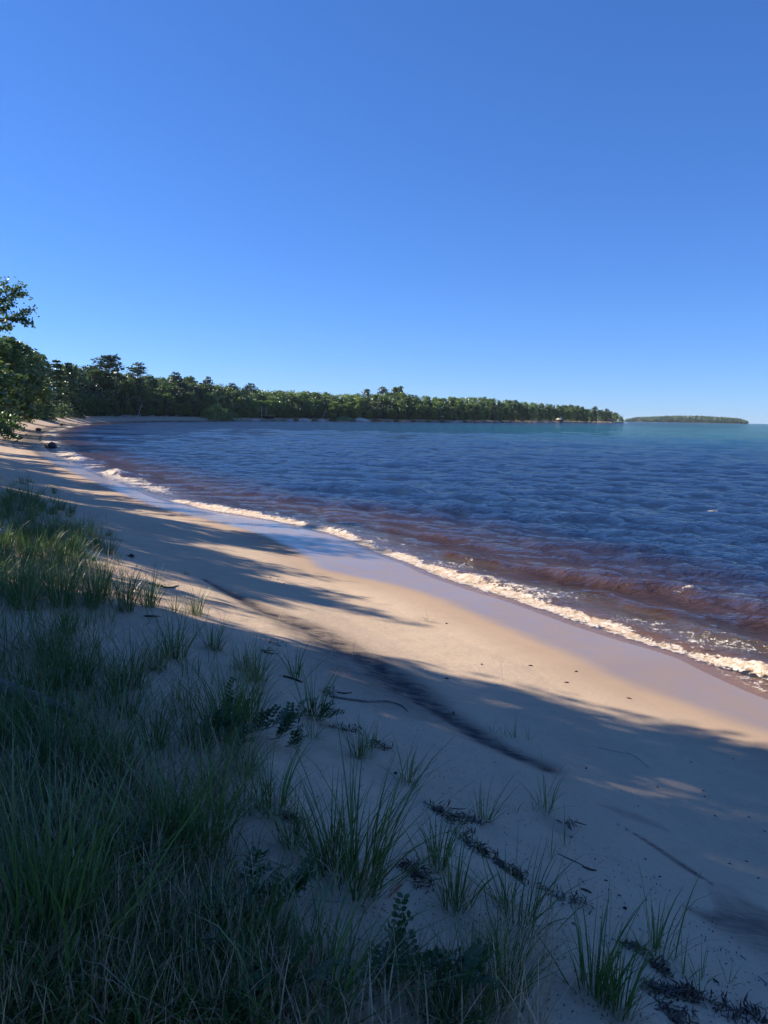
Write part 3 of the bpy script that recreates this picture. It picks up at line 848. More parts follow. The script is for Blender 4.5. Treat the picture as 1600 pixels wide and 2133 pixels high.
def shore_d(u, need=7.0):
    d = ray(u, hor(u)); a = math.atan2(d.x, d.y)
    R_ = np.concatenate([np.arange(50, 420, 1.0), np.arange(420, 1500, 3.0)])
    s_, _ = sdist(R_ * math.sin(a), R_ * math.cos(a))
    lake = np.where(s_ < -3)[0]
    if len(lake) == 0: return None, a
    k = np.where((s_ > need) & (np.arange(len(R_)) > lake[0]))[0]
    return (R_[k[0]] if len(k) else None), a
def region(u):
    for lim, w in ((90, 'at the far left bend of the beach'), (200, 'above the left bend of the bay'), (330, 'above the long strip of sand at left'), (430, 'left of the bright bush on the far shore'),
                   (560, 'between the bright bush and the mossy shelter'), (700, 'behind the sand patches left of the centre of the far shore'), (850, 'on the hill at the centre of the far shore'),
                   (1000, 'right of the hill on the far shore'), (1110, 'left of the pink sand bank on the far shore'), (1200, 'around the cream-roofed boathouse'), (2000, 'around the gabled cottage on the point')):
        if u < lim: return w
def sregion(u):
    for lim, w in ((200, 'above the left bend'), (330, 'above the sand strip'), (430, 'left of the bright bush'), (560, 'right of the bright bush'), (700, 'left of the centre hill'),
                   (850, 'on the centre hill'), (1000, 'right of the hill'), (1110, 'left of the pink bank'), (1200, 'by the boathouse'), (2000, 'by the cottage')):
        if u < lim: return w
def place_tree(kind, u, d, a, ztop=None, h=None, label=None, name=None, grp=True, wide=1.0):
    x_, y_ = d * math.sin(a), d * math.cos(a)
    g0 = float(ground(x_, y_)[0])
    if h is None: h = max(2.0, ztop - g0)
    ms = rnd.choice(arche[kind]); H0 = 5 if kind == 'bush' else 15
    nm, wd = WORDS[kind]
    lb = label or (wd + ' ' + region(u))
    sc = h / H0
    sxy = (0.55 * sc + 0.45 * (0.9 if kind != 'bush' else sc)) * rnd.uniform(1.05, 1.4) * wide
    return make_tree(name or nm, ms, (x_, y_, g0 - 0.15), rnd.uniform(0, 6.28), sc, lb, 'bush' if kind == 'bush' else 'tree',
                     (wd + 's ' + region(u)) if grp else None, sxy)
def pick(u, row):
    r_ = rnd.random()
    if u < 250: tab = (('mid', .52), ('cedar', .32), ('spruce', .06), ('pine', .10))
    elif u < 560: tab = (('mid', .40), ('cedar', .22), ('light', .15), ('spruce', .13), ('pine', .10))
    elif u < 1110: tab = (('light', .40), ('mid', .32), ('spruce', .14), ('cedar', .10), ('pine', .04)) if row > 1 else (('light', .25), ('mid', .35), ('spruce', .2), ('cedar', .2))
    else: tab = (('mid', .46), ('cedar', .2), ('light', .16), ('pine', .08), ('spruce', .10))
    for k, p in tab:
        r_ -= p
        if r_ <= 0: return k
    return 'mid'
for row, (off, fr_) in enumerate(((1.0, 0.42), (6, 0.66), (13, 0.84), (22, 0.95), (33, 1.0))):
    u = 92.0 + row * 3
    while u < 1301:
        d, a = shore_d(u, 10.0 if u < 480 else 7.0)
        if d is None: u += 6; continue
        if u > 1284 and row > 2: break
        clear = (538 < u < 578 and row < 1) or (1240 < u < 1296 and row < 2) or (1152 < u < 1196 and row < 1) or (430 < u < 488 and row == 0) or (1106 < u < 1146 and row == 0)
        dd_ = d + off * (1.0 + 0.35 * rnd.random()) + (4 if clear and row else 0)
        top = CAM_Z + dd_ * (hor(u) - skyline(u)) / FPX
        base_ = float(ground(dd_ * math.sin(a), dd_ * math.cos(a))[0])
        f_ = fr_ * rnd.uniform(0.82, 1.05)
        if row == 4: f_ = rnd.uniform(0.93, 1.03)
        kind = pick(u, row)
        if kind == 'pine': f_ *= 1.05
        if not clear:
            t_ = place_tree(kind, u, dd_, a, ztop=base_ + (top - base_) * f_)
            RANKED.setdefault((kind, row, sregion(u)), []).append((u, t_))
        sp_ = rnd.uniform(3.0, 4.6) * (1.0 + 0.12 * row) * (1.25 if d > 500 else 1.0)
        u += max(5.0, sp_ / d * FPX)
# the mass of leaves between and behind the trees one can tell apart
g = np.random.default_rng(77)
SD_CACHE = {}
C = []; T = []; MI = []
for k in range(7500):
    uk = g.uniform(88, 1299); 
    if k % 3 == 0 and uk > 700: uk = g.uniform(88, 700)
    uq = round(uk / 4) * 4
    if uq not in SD_CACHE: SD_CACHE[uq] = shore_d(uq, 10.0 if uq < 480 else 7.0)
    d, a = SD_CACHE[uq]
    if d is None: continue
    f = g.random() ** 0.8
    dd_ = d + 3 + f * 42
    if (1236 < uk < 1298 or 538 < uk < 578 or 1150 < uk < 1196) and f < 0.25: continue
    a += (uk - uq) / FPX
    top = CAM_Z + dd_ * (hor(uk) - skyline(uk)) / FPX
    x_, y_ = dd_ * math.sin(a), dd_ * math.cos(a)
    gz = 1.6 + f * 2.2
    zc = gz + (top - gz) * g.uniform(0.02, 0.88) * (0.35 + 0.65 * min(1, f * 2.0))
    n_ = 30; rr = g.uniform(1.2, 2.2); zc *= 1.0 if uk > 450 else 0.93
    p = unit(g.normal(size=(n_, 3))) * (rr * g.random((n_, 1)) ** 0.4)
    C.append(p + np.array([x_, y_, zc])); T.append(np.full(n_, g.random()) * (0.9 if uk > 500 else 0.6)); MI.append(np.full(n_, 1 if g.random() < float(np.interp(uk, [250, 620], [0.9, 0.15])) else 0))  # leaves darker towards the left: dark conifers, plus backlit shade put into the colour
C = np.concatenate(C)
V, F = leaf_cards(C, 0.75, 0.55, g, 0.5)
me = mesh_np('forest_understory', V, F, [M['leaf_mid'], M['leaf_dark']], fattrs={'tint': np.concatenate(T)}, mi=np.concatenate(MI))
link('forest_understory', me, kind='stuff', label='tangle of saplings and leaves between the trees of the bay shore', category='undergrowth')
KW = {'light': 'light broadleaf tree', 'mid': 'mid green broadleaf tree', 'cedar': 'dark cedar', 'spruce': 'dark spruce', 'pine': 'white pine', 'bush': 'bush'}
for (kd, row, rg), L_ in RANKED.items():
    L_.sort(key=lambda q: q[0])
    for i, (u, t_) in enumerate(L_):
        w0 = (ordw(i) + ' ') if len(L_) > 1 else 'only '
        t_['label'] = w0 + KW[kd] + (' from the left, ' if len(L_) > 1 else ', ') + ('front row', 'second row', 'middle row', 'fourth row', 'back row')[row] + ', ' + rg
# individually recognisable trees on the skyline
for kind, u, off, ytop, wide, lb in [
    ('pine', 200, 30, 742, 1.5, 'broad white pine standing out above the trees at left of the bay'),
    ('pine', 278, 26, 757, 1.2, 'white pine rising over the left end of the sand strip'),
    ('pine', 375, 26, 775, .9, 'small round-headed pine poking above the trees near the bright bush'),
    ('pine', 433, 28, 783, .9, 'pine with forked top above the bright bush'),
    ('pine', 492, 30, 797, 1.0, 'thin ragged pine just left of the flat-topped pine'),
    ('pine', 524, 30, 796, 1.4, 'flat-topped wide pine alone above the canopy'),
    ('pine', 755, 40, 808, 1.0, 'bare scraggly pine left of the twin crowns on the hill'),
    ('pine', 803, 45, 803, 1.1, 'left crown of the two tall trees on the hilltop'),
    ('mid', 828, 45, 805, 1.3, 'right and wider crown of the two tall trees on the hilltop'),
    ('cedar', 118, 6, 752, 1.3, 'pointed cedar at the left bend beside the low green bushes'),
    ('cedar', 150, 8, 757, 1.3, 'second pointed cedar at the left bend of the bay'),
    ('pine', 1236, 22, 846, 1.2, 'wind-leaned pine above the gap left of the cottage'),
    ('pine', 1266, 20, 851, 1.2, 'round-headed pine rising behind the gabled cottage'),
    ('light', 905, 5, 846, .8, 'bright green tree over the white awning on the far shore'),
    ('light', 1035, 4, 854, .7, 'small very bright tree at the water left of the pink sand bank')]:
    d, a = shore_d(u)
    d = d or 200
    dd_ = d + off
    place_tree(kind, u, dd_, a, ztop=CAM_Z + dd_ * (hor(u) - ytop) / FPX, label=lb, grp=False, wide=wide)
# trees at the bend on the left, nearer than the bay
for kind, u_, dist, ytop, wide, lb in [
    ('mid', -78, 70, 735, 1.15, 'dark broad tree half outside the left edge, nearest of the bend'), ('cedar', -36, 76, 732, 1.3, 'tall dark tree at the left edge with foliage down to the sand'),
    ('mid', -8, 92, 718, 0.95, 'leafy tree topping the left edge group'), ('mid', 20, 118, 718, 0.95, 'rounded dark tree on the right of the left edge group'),
    ('mid', 60, 150, 738, 0.95, 'loose feathery tree just right of the left edge group'), ('cedar', 88, 176, 745, 1.1, 'narrow dark cedar right behind the left edge group'),
    ('cedar', -10, 98, 724, 1.2, 'dark tree behind the left edge group'), ('mid', 28, 118, 722, 1.1, 'tree filling the back of the left edge group'), ('mid', 66, 175, 742, 1.1, 'tree between the left edge group and the first spruces')]:
    aa = math.atan2(ray(u_, 860).x, ray(u_, 860).y)
    place_tree(kind, u_, dist, aa, ztop=CAM_Z + dist * (hor(u_) - ytop) / FPX, label=lb, grp=False, wide=wide)
for u, d, h_, lb in [(52, 150, 3.2, 'green bush on the sand under the left edge trees'), (82, 172, 3.4, 'yellow-green bush hanging over the sand at the left bend'), (104, 184, 3.4, 'green bush right of the yellow-green one at the left bend'),
                     (124, 196, 3.4, 'last green bush of the row at the left bend'), (-24, 96, 2.6, 'dark bush at the foot of the left edge trees')]:
    aa = math.atan2(ray(u, 860).x, ray(u, 860).y)
    place_tree('bush', u, d, aa, h=h_, label=lb, grp=False)
for u, off, h_, lb in [(438, 0, 4.2, 'left part of the bright bush leaning over the sand'), (452, -1, 6.0, 'tall middle of the bright bush on the far shore'),
                       (466, -1, 4.6, 'right of the tall bright bush, leaning to the water'), (480, -2, 3.4, 'lowest bright bush touching the water at right of the sand strip')]:
    d, a = shore_d(u, 4.5)
    place_tree('bush', u, d + off, a, h=h_, label=lb, grp=False)

# ------------------------------------------------------------------ the island on the horizon
ID = 2900.0
def isl(u, d=ID):
    dd_ = ray(u, hor(u)); a = math.atan2(dd_.x, dd_.y); return d * math.sin(a), d * math.cos(a)
drop = ID * ID / (2 * 6371000.0)
g = np.random.default_rng(91)
nu, nv = 90, 24
u_ = np.linspace(1296, 1562, nu); dep = np.linspace(0, 260, nv)
uu_, dd2 = np.meshgrid(u_, dep, indexing='ij')
hh = np.interp(uu_, [1296, 1302, 1325, 1352, 1385, 1440, 1500, 1530, 1552, 1562], [0, 2, 7.0, 8.5, 13.0, 15.5, 13.0, 9.5, 5.0, 0])
hh = hh * np.sin(np.pi * np.clip(dd2 / 260, 0, 1)) ** 0.45 - 1.0
P2 = np.array([isl(a_, ID + b_) for a_, b_ in zip(uu_.ravel(), dd2.ravel())])
hz = hh.ravel() + (fbm(P2[:, 0] * 0.02, P2[:, 1] * 0.02, 2, 12) - 0.5) * 1.5 - drop
i_, j_ = np.meshgrid(np.arange(nu - 1), np.arange(nv - 1), indexing='ij'); a_ = (i_ * nv + j_).ravel()
me = mesh_np('island_ground', np.column_stack([P2, hz]), np.stack([a_, a_ + nv, a_ + nv + 1, a_ + 1], 1), [simple_mat('island_earth', (0.05, 0.06, 0.03), (0.09, 0.08, 0.05), 0.05)], smooth=True)
link('island_ground', me, kind='structure')
C = []; T = []
for k in range(1500):
    uk = g.uniform(1303, 1558); dk_ = g.random() ** 1.3 * 190 + 4
    px_, py_ = isl(uk, ID + dk_)
    hk = float(np.interp(uk, [1296, 1302, 1325, 1352, 1385, 1440, 1500, 1530, 1552, 1562], [0, 2, 7.0, 8.5, 13.0, 15.5, 13.0, 9.5, 5.0, 0])) * math.sin(math.pi * dk_ / 260) ** 0.45 - 1 - drop
    th_ = g.uniform(9, 15) * min(1, 0.45 + (uk - 1296) / 60.0) * min(1, 0.5 + (1562 - uk) / 40.0); rr = g.uniform(2.2, 3.8)
    n_ = 16
    p = unit(g.normal(size=(n_, 3))) * np.array([rr, rr, th_ * 0.42]) * (0.6 + 0.4 * g.random((n_, 1)))
    C.append(p + np.array([px_, py_, hk + th_ * 0.55])); T.append(np.full(n_, g.random()))
C = np.concatenate(C)
V, F = leaf_cards(C, 3.4, 2.8, g, 0.5)
me = mesh_np('island_forest', V, F, [M['leaf_dark']], fattrs={'tint': np.concatenate(T)})
link('island_forest', me, kind='stuff', label='low wooded island on the horizon right of the point', category='forest')
# ------------------------------------------------------------------ beach grass
def blades(n, g, h=0.5, spread=0.06, lean=0.35, w=0.0045, seg=5, curve=0.9, bias=(0, 0)):
    """n curved tapering blades rising from a small foot; returns V, F"""
    az = g.uniform(0, 2 * math.pi, n)
    L = h * (0.45 + 0.65 * g.random(n))
    ln = np.abs(g.normal(0.0, lean, n)) + 0.05
    cv = curve * (0.3 + g.random(n))
    rad = spread * np.sqrt(g.random(n))
    bx = rad * np.cos(az + g.normal(0, .6, n)); by = rad * np.sin(az + g.normal(0, .6, n))
    P = np.stack([bx, by, np.full(n, -0.03)], 1)
    ws = w * (0.6 + 0.8 * g.random(n))
    tw = az + math.pi / 2 + g.normal(0, .7, n)
    side = np.stack([np.cos(tw), np.sin(tw), np.zeros(n)], 1)
    rows = []
    for k in range(seg + 1):
        t = k / seg
        wk = ws * (1 - t ** 2.2) * (0.75 + 0.5 * min(1, t * 4)) + 0.0006
        rows.append(np.stack([P - side * wk[:, None] / 2, P + side * wk[:, None] / 2], 1))
        th = np.minimum(ln + cv * t * t, 2.3)
        d = np.stack([np.sin(th) * np.cos(az) + bias[0] * t, np.sin(th) * np.sin(az) + bias[1] * t, np.cos(th)], 1)
        P = P + d * (L / seg)[:, None]
    V = np.stack(rows, 1).reshape(-1, 3)      # blade, row, side
    m = seg + 1
    base = np.arange(n)[:, None] * (2 * m)
    F = []
    for k in range(seg):
        F.append(np.stack([base[:, 0] + 2 * k, base[:, 0] + 2 * k + 1, base[:, 0] + 2 * k + 3, base[:, 0] + 2 * k + 2], 1))
    F = np.stack(F, 1).reshape(-1, 4)
    T = np.repeat(np.clip(g.normal(0.45, 0.22, n), 0, 1), seg)
    return V, F, T

def tuft_meshes(seed, n, dry, h, spread, lean, w=0.0045, bias=(0.12, -0.04)):
    g = np.random.default_rng(seed)
    V, F, T = blades(n, g, h, spread, lean, w, bias=bias)
    a = mesh_np('blades', V, F, [M['grass']], fattrs={'tint': T})
    V, F, T = blades(dry, g, h * 0.62, spread * 1.3, lean * 2.2, w * 0.7, 4, 1.5)
    b = mesh_np('dry_blades', V, F, [M['straw']], fattrs={'tint': T})
    return a, b
TU = {'big': [tuft_meshes(700 + i, 95, 46, 0.56, 0.10, 0.32) for i in range(3)],
      'mid': [tuft_meshes(720 + i, 58, 30, 0.42, 0.06, 0.34) for i in range(4)],
      'thin': [tuft_meshes(740 + i, 20, 9, 0.36, 0.05, 0.38) for i in range(4)],
      'sprig': [tuft_meshes(760 + i, 6, 1, 0.32, 0.02, 0.42) for i in range(4)],
      'wide': [tuft_meshes(780 + i, 80, 60, 0.45, 0.16, 0.55) for i in range(2)]}
TH_ = {'big': 0.56, 'mid': 0.42, 'thin': 0.36, 'sprig': 0.32, 'wide': 0.42}
def make_tuft(kind, x_, y_, z_, h, label, group=None, name=None):
    a, b = rnd.choice(TU[kind])
    sc = h / TH_[kind]
    o = link(name or ('grass_shoot' if kind == 'sprig' else 'grass_tuft'), None, None, (x_, y_, z_), (0, 0, rnd.uniform(-0.9, 0.9)), (max(sc, .75 * sc + .25),) * 2 + (sc,), label=label, category='grass', group=group)
    link('blades', a, o); link('dry_blades', b, o)
    return o
KEY = [  # picture column, row of the foot, height in picture rows, kind, what it looks like
 (738, 1842, 262, 'big', 'largest clump of beach grass, alone on the sand in the middle foreground'),
 (690, 1800, 170, 'mid', 'shorter clump leaning against the left of the largest grass clump'),
 (612, 1762, 120, 'mid', 'low fan of grass left of the largest clump'),
 (565, 1690, 165, 'mid', 'clump with a nest of dead stems just below the beach pea patch'),
 (520, 1695, 140, 'thin', 'loose upright blades left of the clump with the dead nest'),
 (533, 1420, 105, 'mid', 'dense clump with a reddish dry foot above the beach pea plants'),
 (618, 1408, 110, 'thin', 'sparse clump right of the reddish-footed clump'),
 (655, 1495, 120, 'mid', 'clump with dry skirt next to the long bent stick'),
 (750, 1577, 85, 'mid', 'short clump just below the long bent stick'),
 (775, 1560, 70, 'thin', 'thin blades right under the long bent stick'),
 (848, 1632, 100, 'thin', 'thin clump on bare sand right of centre with arching blades'),
 (912, 1806, 115, 'mid', 'clump with a brown dry foot beside the dark wrack line'),
 (950, 1888, 120, 'mid', 'narrow upright clump in front of the brown-footed clump'),
 (1078, 1925, 120, 'wide', 'spreading clump with pale dead leaves at the right foreground'),
 (1050, 1880, 90, 'thin', 'grass growing over the half-buried bark pieces'),
 (1242, 2072, 150, 'mid', 'tall clump with a straw foot, left one of the pair near the bottom right'),
 (1290, 2106, 125, 'mid', 'right one of the pair of tall clumps near the bottom right'),
 (1372, 1988, 140, 'thin', 'rightmost sizeable clump with one blade arching far to the right'),
 (1136, 1684, 95, 'thin', 'small clump whose blade bends right over the smooth sand'),
 (1112, 1690, 45, 'sprig', 'low shoots left of the bent-blade clump'),
 (1074, 1692, 40, 'sprig', 'lowest shoots on the thin dark root line'),
 (1010, 1704, 100, 'thin', 'upright shoots at the left end of the thin dark root line'),
 (1178, 1764, 75, 'sprig', 'right one of the two isolated shoots left of the dark ripple line'),
 (1149, 1792, 70, 'sprig', 'left one of the two isolated shoots left of the dark ripple line'),
 (1026, 1527, 40, 'sprig', 'leftmost of the four dark shoots on the mineral streak'),
 (1051, 1534, 42, 'sprig', 'second of the four dark shoots on the mineral streak'),
 (1073, 1538, 48, 'sprig', 'third shoot on the mineral streak, with a drooping blade'),
 (1102, 1542, 40, 'sprig', 'rightmost of the four dark shoots on the mineral streak'),
 (1423, 2034, 90, 'sprig', 'forked shoot on the sand near the right edge'),
 (1462, 2042, 75, 'sprig', 'second forked shoot near the right edge, beside a twig'),
 (1519, 2049, 45, 'sprig', 'short hooked shoot nearest the right edge'),
 (1458, 2070, 60, 'sprig', 'single leaning blade above the long strip of wrack'),
 (262, 1272, 110, 'mid', 'sunlit clump with brown stalks at the edge of the shade'),
 (312, 1264, 95, 'mid', 'bright green sunlit clump right of the brown-stalked one'),
 (365, 1275, 60, 'thin', 'thin sunlit blades at the right of the lit clumps'),
 (410, 1282, 70, 'mid', 'low clump where the sunlit sand meets the shade'),
 (205, 1255, 120, 'big', 'wide clump at the sunlit band on the left'),
 (130, 1262, 140, 'big', 'second wide clump at the sunlit band on the left'),
 (50, 1268, 130, 'big', 'leftmost clump at the sunlit band'),
 (330, 1400, 110, 'mid', 'clump at the centre of the shaded dune left of the reddish-footed clump'),
 (365, 1370, 120, 'mid', 'upright clump behind the centre of the shaded dune'),
 (480, 1540, 200, 'big', 'large clump rising left of the beach pea patch'),
 (410, 1560, 150, 'mid', 'clump behind the left end of the beach pea patch'),
 (430, 1790, 230, 'big', 'tall dense clump in the dark left foreground'),
 (345, 1800, 240, 'big', 'tall dense clump left of the other in the dark foreground'),
 (230, 1640, 200, 'big', 'clump right of the fallen log tip'),
 (110, 1600, 190, 'big', 'clump growing over the fallen log'),
 (60, 2000, 330, 'big', 'long-bladed clump at the left edge of the foreground'),
 (130, 2020, 320, 'big', 'long-bladed clump with arching tips near the lower left'),
 (540, 1990, 190, 'big', 'dark clump in the lower middle left'),
 (640, 2110, 210, 'wide', 'sprawling clump at the bottom, left of the middle'),
 (1000, 2100, 140, 'big', 'dense tall clump at the bottom right of the middle'),
 (930, 2135, 140, 'big', 'dense clump at the bottom in front of the middle'),
 (1060, 2080, 130, 'mid', 'right side clump of the dense bottom group'),
 (60, 1055, 70, 'mid', 'dark clump at the upper left on the shaded beach'),
 (165, 1125, 55, 'wide', 'low clump at the tip of the upper left grass'),
 (205, 1120, 45, 'thin', 'sparse blades right of the upper left grass tip'),
]
kp = on_ground([k[0] for k in KEY], [k[1] for k in KEY])
used_xy = []
for (u, v, hp, kind, lb), p in zip(KEY, kp):
    dist = math.sqrt(p[0] ** 2 + p[1] ** 2 + (CAM_Z - p[2]) ** 2)
    h = hp / FPX * dist / math.cos(math.atan2(CAM_Z - p[2], math.hypot(p[0], p[1])))
    make_tuft(kind, p[0], p[1], p[2], min(h * 0.98, 0.8), lb)
    used_xy.append((p[0], p[1]))
# grass cover: boundary between the grown dune and the open sand, from the far left to the near right
g = np.random.default_rng(33)
EDGE = [(0, 990), (120, 1030), (215, 1125), (260, 1180), (345, 1270), (440, 1300), (530, 1400), (560, 1500), (520, 1620), (480, 1720), (500, 1860), (600, 1960), (700, 2060), (780, 2200)]
def edge_u(v): return float(np.interp(v, [b for a, b in EDGE], [a for a, b in EDGE]))
spots = []
tries = 0
while len(spots) < 236 and tries < 9000:
    tries += 1
    v = 1000 + (g.random() ** 0.72) * 1180
    u = g.uniform(-60, 1500)
    if g.random() < 0.25: v = g.uniform(995, 1180); u = g.uniform(-40, 260)
    e_ = edge_u(v)
    if u < e_:
        dens = (0.95 if u < 230 else 0.5) if v < 1480 else 0.62
        if 1285 < v < 1360 and 180 < u < 300: dens = 0.1
        if v > 1700 and u > e_ - 110: dens = 0.4
    else: dens = 0.16 * math.exp(-(u - e_) / 230.0) + (0.03 if u < 1250 and v > 1550 and (u - 700) < (v - 1500) * 1.1 else 0) + (0.16 if v > 1980 and u < 1120 else 0)
    if v > 1300 and u > 480 + (v - 1300) * 1.15 and u > e_: dens = 0
    if g.random() > dens: continue
    spots.append((u, v, u < e_))
sp = on_ground([a for a, b, c in spots], [b for a, b, c in spots])
TL = []
for (u, v, ins), p in zip(spots, sp):
    if min((p[0] - a) ** 2 + (p[1] - b) ** 2 for a, b in used_xy) < 0.02: continue
    used_xy.append((p[0], p[1]))
    if ins:
        kind = rnd.choice(['big', 'mid', 'mid', 'wide', 'thin', 'mid']); h = rnd.uniform(0.26, 0.46)
        if v < 1240: h *= 1.0
        if v > 1640: h *= 0.72
        zone = 'in the upper left grass' if v < 1180 else ('in the shaded grass of the left middle' if v < 1500 else ('around the fallen log' if v < 1700 else 'in the dark left foreground'))
        t_ = make_tuft(kind, p[0], p[1], p[2], h, 'green tuft of beach grass ' + zone + ' among many', 'tufts of beach grass ' + zone)
    else:
        kind = rnd.choice(['sprig', 'sprig', 'thin', 'thin', 'mid']); h = rnd.uniform(0.14, 0.34)
        zone = 'on pale sand between the pea patch and wrack line' if v > 1500 else 'at the open edge of the dune grass'
        if v > 1960: zone = 'at the bottom edge on trampled sand'
        t_ = make_tuft(kind, p[0], p[1], p[2], h, 'thin shoots of beach grass ' + zone, 'thin shoots of beach grass ' + zone)
    TL.append((u, v, kind, h, t_))
LM = [(90, 1050, 'the upper left grass tip'), (30, 1118, 'the pale log end'), (90, 1255, 'the wide sunlit clumps'), (290, 1265, 'the bright sunlit clumps'), (90, 1490, 'the fallen log'), (345, 1390, 'the central shaded clumps'), (533, 1415, 'the reddish-footed clump'),
      (510, 1535, 'the pea patch'), (655, 1490, 'the dry-skirted clump'), (565, 1690, 'the clump with the dead nest'), (738, 1840, 'the largest clump'), (848, 1630, 'the arching-bladed clump'), (912, 1800, 'the brown-footed clump'), (390, 1795, 'the paired tall dark clumps'),
      (100, 1780, 'the lower left hollow'), (100, 2010, 'the long-bladed clumps'), (540, 1990, 'the lower middle dark clump'), (1000, 2100, 'the dense bottom clumps'), (1078, 1920, 'the spreading clump'), (1265, 2080, 'the pair near bottom right'), (300, 2080, 'the bottom left edge')]
BK = {}
for u, v, kind, h, t_ in TL:
    k = min(range(len(LM)), key=lambda i: math.hypot(u - LM[i][0], (v - LM[i][1]) * 1.3))
    du, dv = u - LM[k][0], (v - LM[k][1]) * 1.3
    dr = ('right of' if du > 0 else 'left of') if abs(du) > 2.2 * abs(dv) else (('below' if dv > 0 else 'above') if abs(dv) > 2.2 * abs(du) else ('below and ' if dv > 0 else 'above and ') + ('right of' if du > 0 else 'left of'))
    BK.setdefault((k, dr), []).append((math.hypot(du, dv), kind, t_))
for (k, dr), L_ in BK.items():
    L_.sort(key=lambda q: q[0])
    for i, (_, kind, t_) in enumerate(L_):
        sz = {'big': 'dense grass tuft', 'mid': 'grass tuft', 'wide': 'spreading grass tuft', 'thin': 'thin grass tuft', 'sprig': 'single grass shoot'}[kind]
        t_['label'] = sz + ', ' + (('nearest' if i == 0 else ordw(i) + ' nearest') + ' one ' if len(L_) > 1 else 'the only one ') + dr + ' ' + LM[k][2]
# the uncountable undergrowth: fine green blades and flattened straw
def cover(name, N_, poly_ok, h, lean, w, seg, curve, mat, seed, label, zlift=0.0):
    g = np.random.default_rng(seed)
    U = []; Vv = []
    while len(U) < N_:
        v = 1000 + (g.random() ** 0.8) * 1200; u = g.uniform(-120, 1250)
        if g.random() < 0.22: v = g.uniform(992, 1250); u = g.uniform(-60, 330)
        if g.random() < poly_ok(u, v): U.append(u); Vv.append(v)
    # coarse grid lookup of the ground
    P_ = on_ground(U, Vv)
    V, F, T = blades(N_, g, h, 0.0, lean, w, seg, curve)
    m = (seg + 1) * 2
    V = V.reshape(N_, m, 3)
    V += (P_[:, None, :] + np.array([0, 0, zlift]))
    me = mesh_np(name, V.reshape(-1, 3), F, [M[mat]], fattrs={'tint': T})
    link(name, me, kind='stuff', label=label, category='grass')
def in_green(u, v):
    e_ = edge_u(v)
    return (1.0 if (u < 230 or (v > 1650 and u < e_ - 200)) else 0.25) if u < e_ - 60 else (0.12 if u < e_ else 0.0)
def in_straw(u, v):
    e_ = edge_u(v)
    if v < 1200: return 0.25 if u < e_ else 0
    if v > 1620 and u < e_ - 40: return 1.0 if u < e_ - 160 else 0.5
    if v > 2000 and u < 1150: return 0.35
    return 0.35 if u < e_ else (0.05 * math.exp(-(u - e_) / 160.0))
cover('fine_grass', 12000, in_green, 0.30, 0.42, 0.0045, 4, 1.0, 'grass', 71, 'fine green blades filling in between the grass tufts on the dune')
cover('straw_thatch', 11000, in_straw, 0.30, 1.35, 0.0035, 3, 0.35, 'straw', 72, 'flattened dry straw lying between the grass tufts', 0.02)

# ------------------------------------------------------------------ beach pea plants (paired oval leaflets on bent stems)
def leaf_mesh(seed, n_pairs=6, L=0.13, ll=0.030):
    g = np.random.default_rng(seed)
    V = []; F = []; T = []; c = 0
    pts = [np.array([L * t, 0, 0.25 * L * math.sin(t * 2.2)]) for t in np.linspace(0, 1, n_pairs + 1)]
    for k in range(1, n_pairs + 1):
        for sd_ in (-1, 1):
            p = pts[k]; s_ = ll * (0.75 + 0.4 * math.sin(math.pi * k / (n_pairs + 1))) * g.uniform(0.85, 1.1)
            d = unit(np.array([0.45, sd_, g.uniform(0.0, 0.5)])); q = unit(np.cross(d, np.array([0, 0, 1]))) * sd_
            wd = s_ * 0.30
            ring = [p, p + d * s_ * .3 + q * wd * .85, p + d * s_ * .65 + q * wd, p + d * s_, p + d * s_ * .65 - q * wd, p + d * s_ * .3 - q * wd * .85]
            V += ring; F += [(c, c + 1, c + 4, c + 5), (c + 1, c + 2, c + 3, c + 4)]; T += [g.uniform(.3, .8)] * 2; c += 6
    mb = MB(); mb.add(V, F, np.array(T)); mb.tube(np.array(pts), 0.0012, 3, cap=False)
    return mb.mesh('leaf', M['pea'])
PL = [leaf_mesh(i) for i in (1, 2, 3)]
def pea_plant(u, v, spread, n, label, h=0.10, group=None):
    p = on_ground([u], [v])[0]
    o = link('beach_pea_plant', None, None, tuple(p), label=label, category='plant', group=group)
    g = np.random.default_rng(int(u * 7 + v)); mb = MB()
    ns = max(2, n // 4)
    for q in range(ns):
        a = g.uniform(-0.6, 3.6) if q else 0.2
        st = limb_path((0, 0, 0), (math.cos(a), math.sin(a) * 0.8, 0.5), spread * g.uniform(0.7, 1.1), g, 5, -0.1, 0.2)
        st[:, 2] = np.maximum(st[:, 2], 0.02) * (h / 0.12); mb.tube(st, 0.0018, 4, cap=False)
        for k in range(max(2, n // ns)):
            t = (k + 1) / (n // ns + 0.5) * 5; j = min(int(t), 4); q_ = st[j] + (st[j + 1] - st[j]) * (t - j)
            link('leaf', PL[k % 3], o, tuple(q_), (g.uniform(-.4, .4), g.uniform(-1.0, -0.1), a + g.uniform(-1.3, 1.3)), (g.uniform(.75, 1.15),) * 3)
    link('stem', mb.mesh('stem', M['pea']), o)
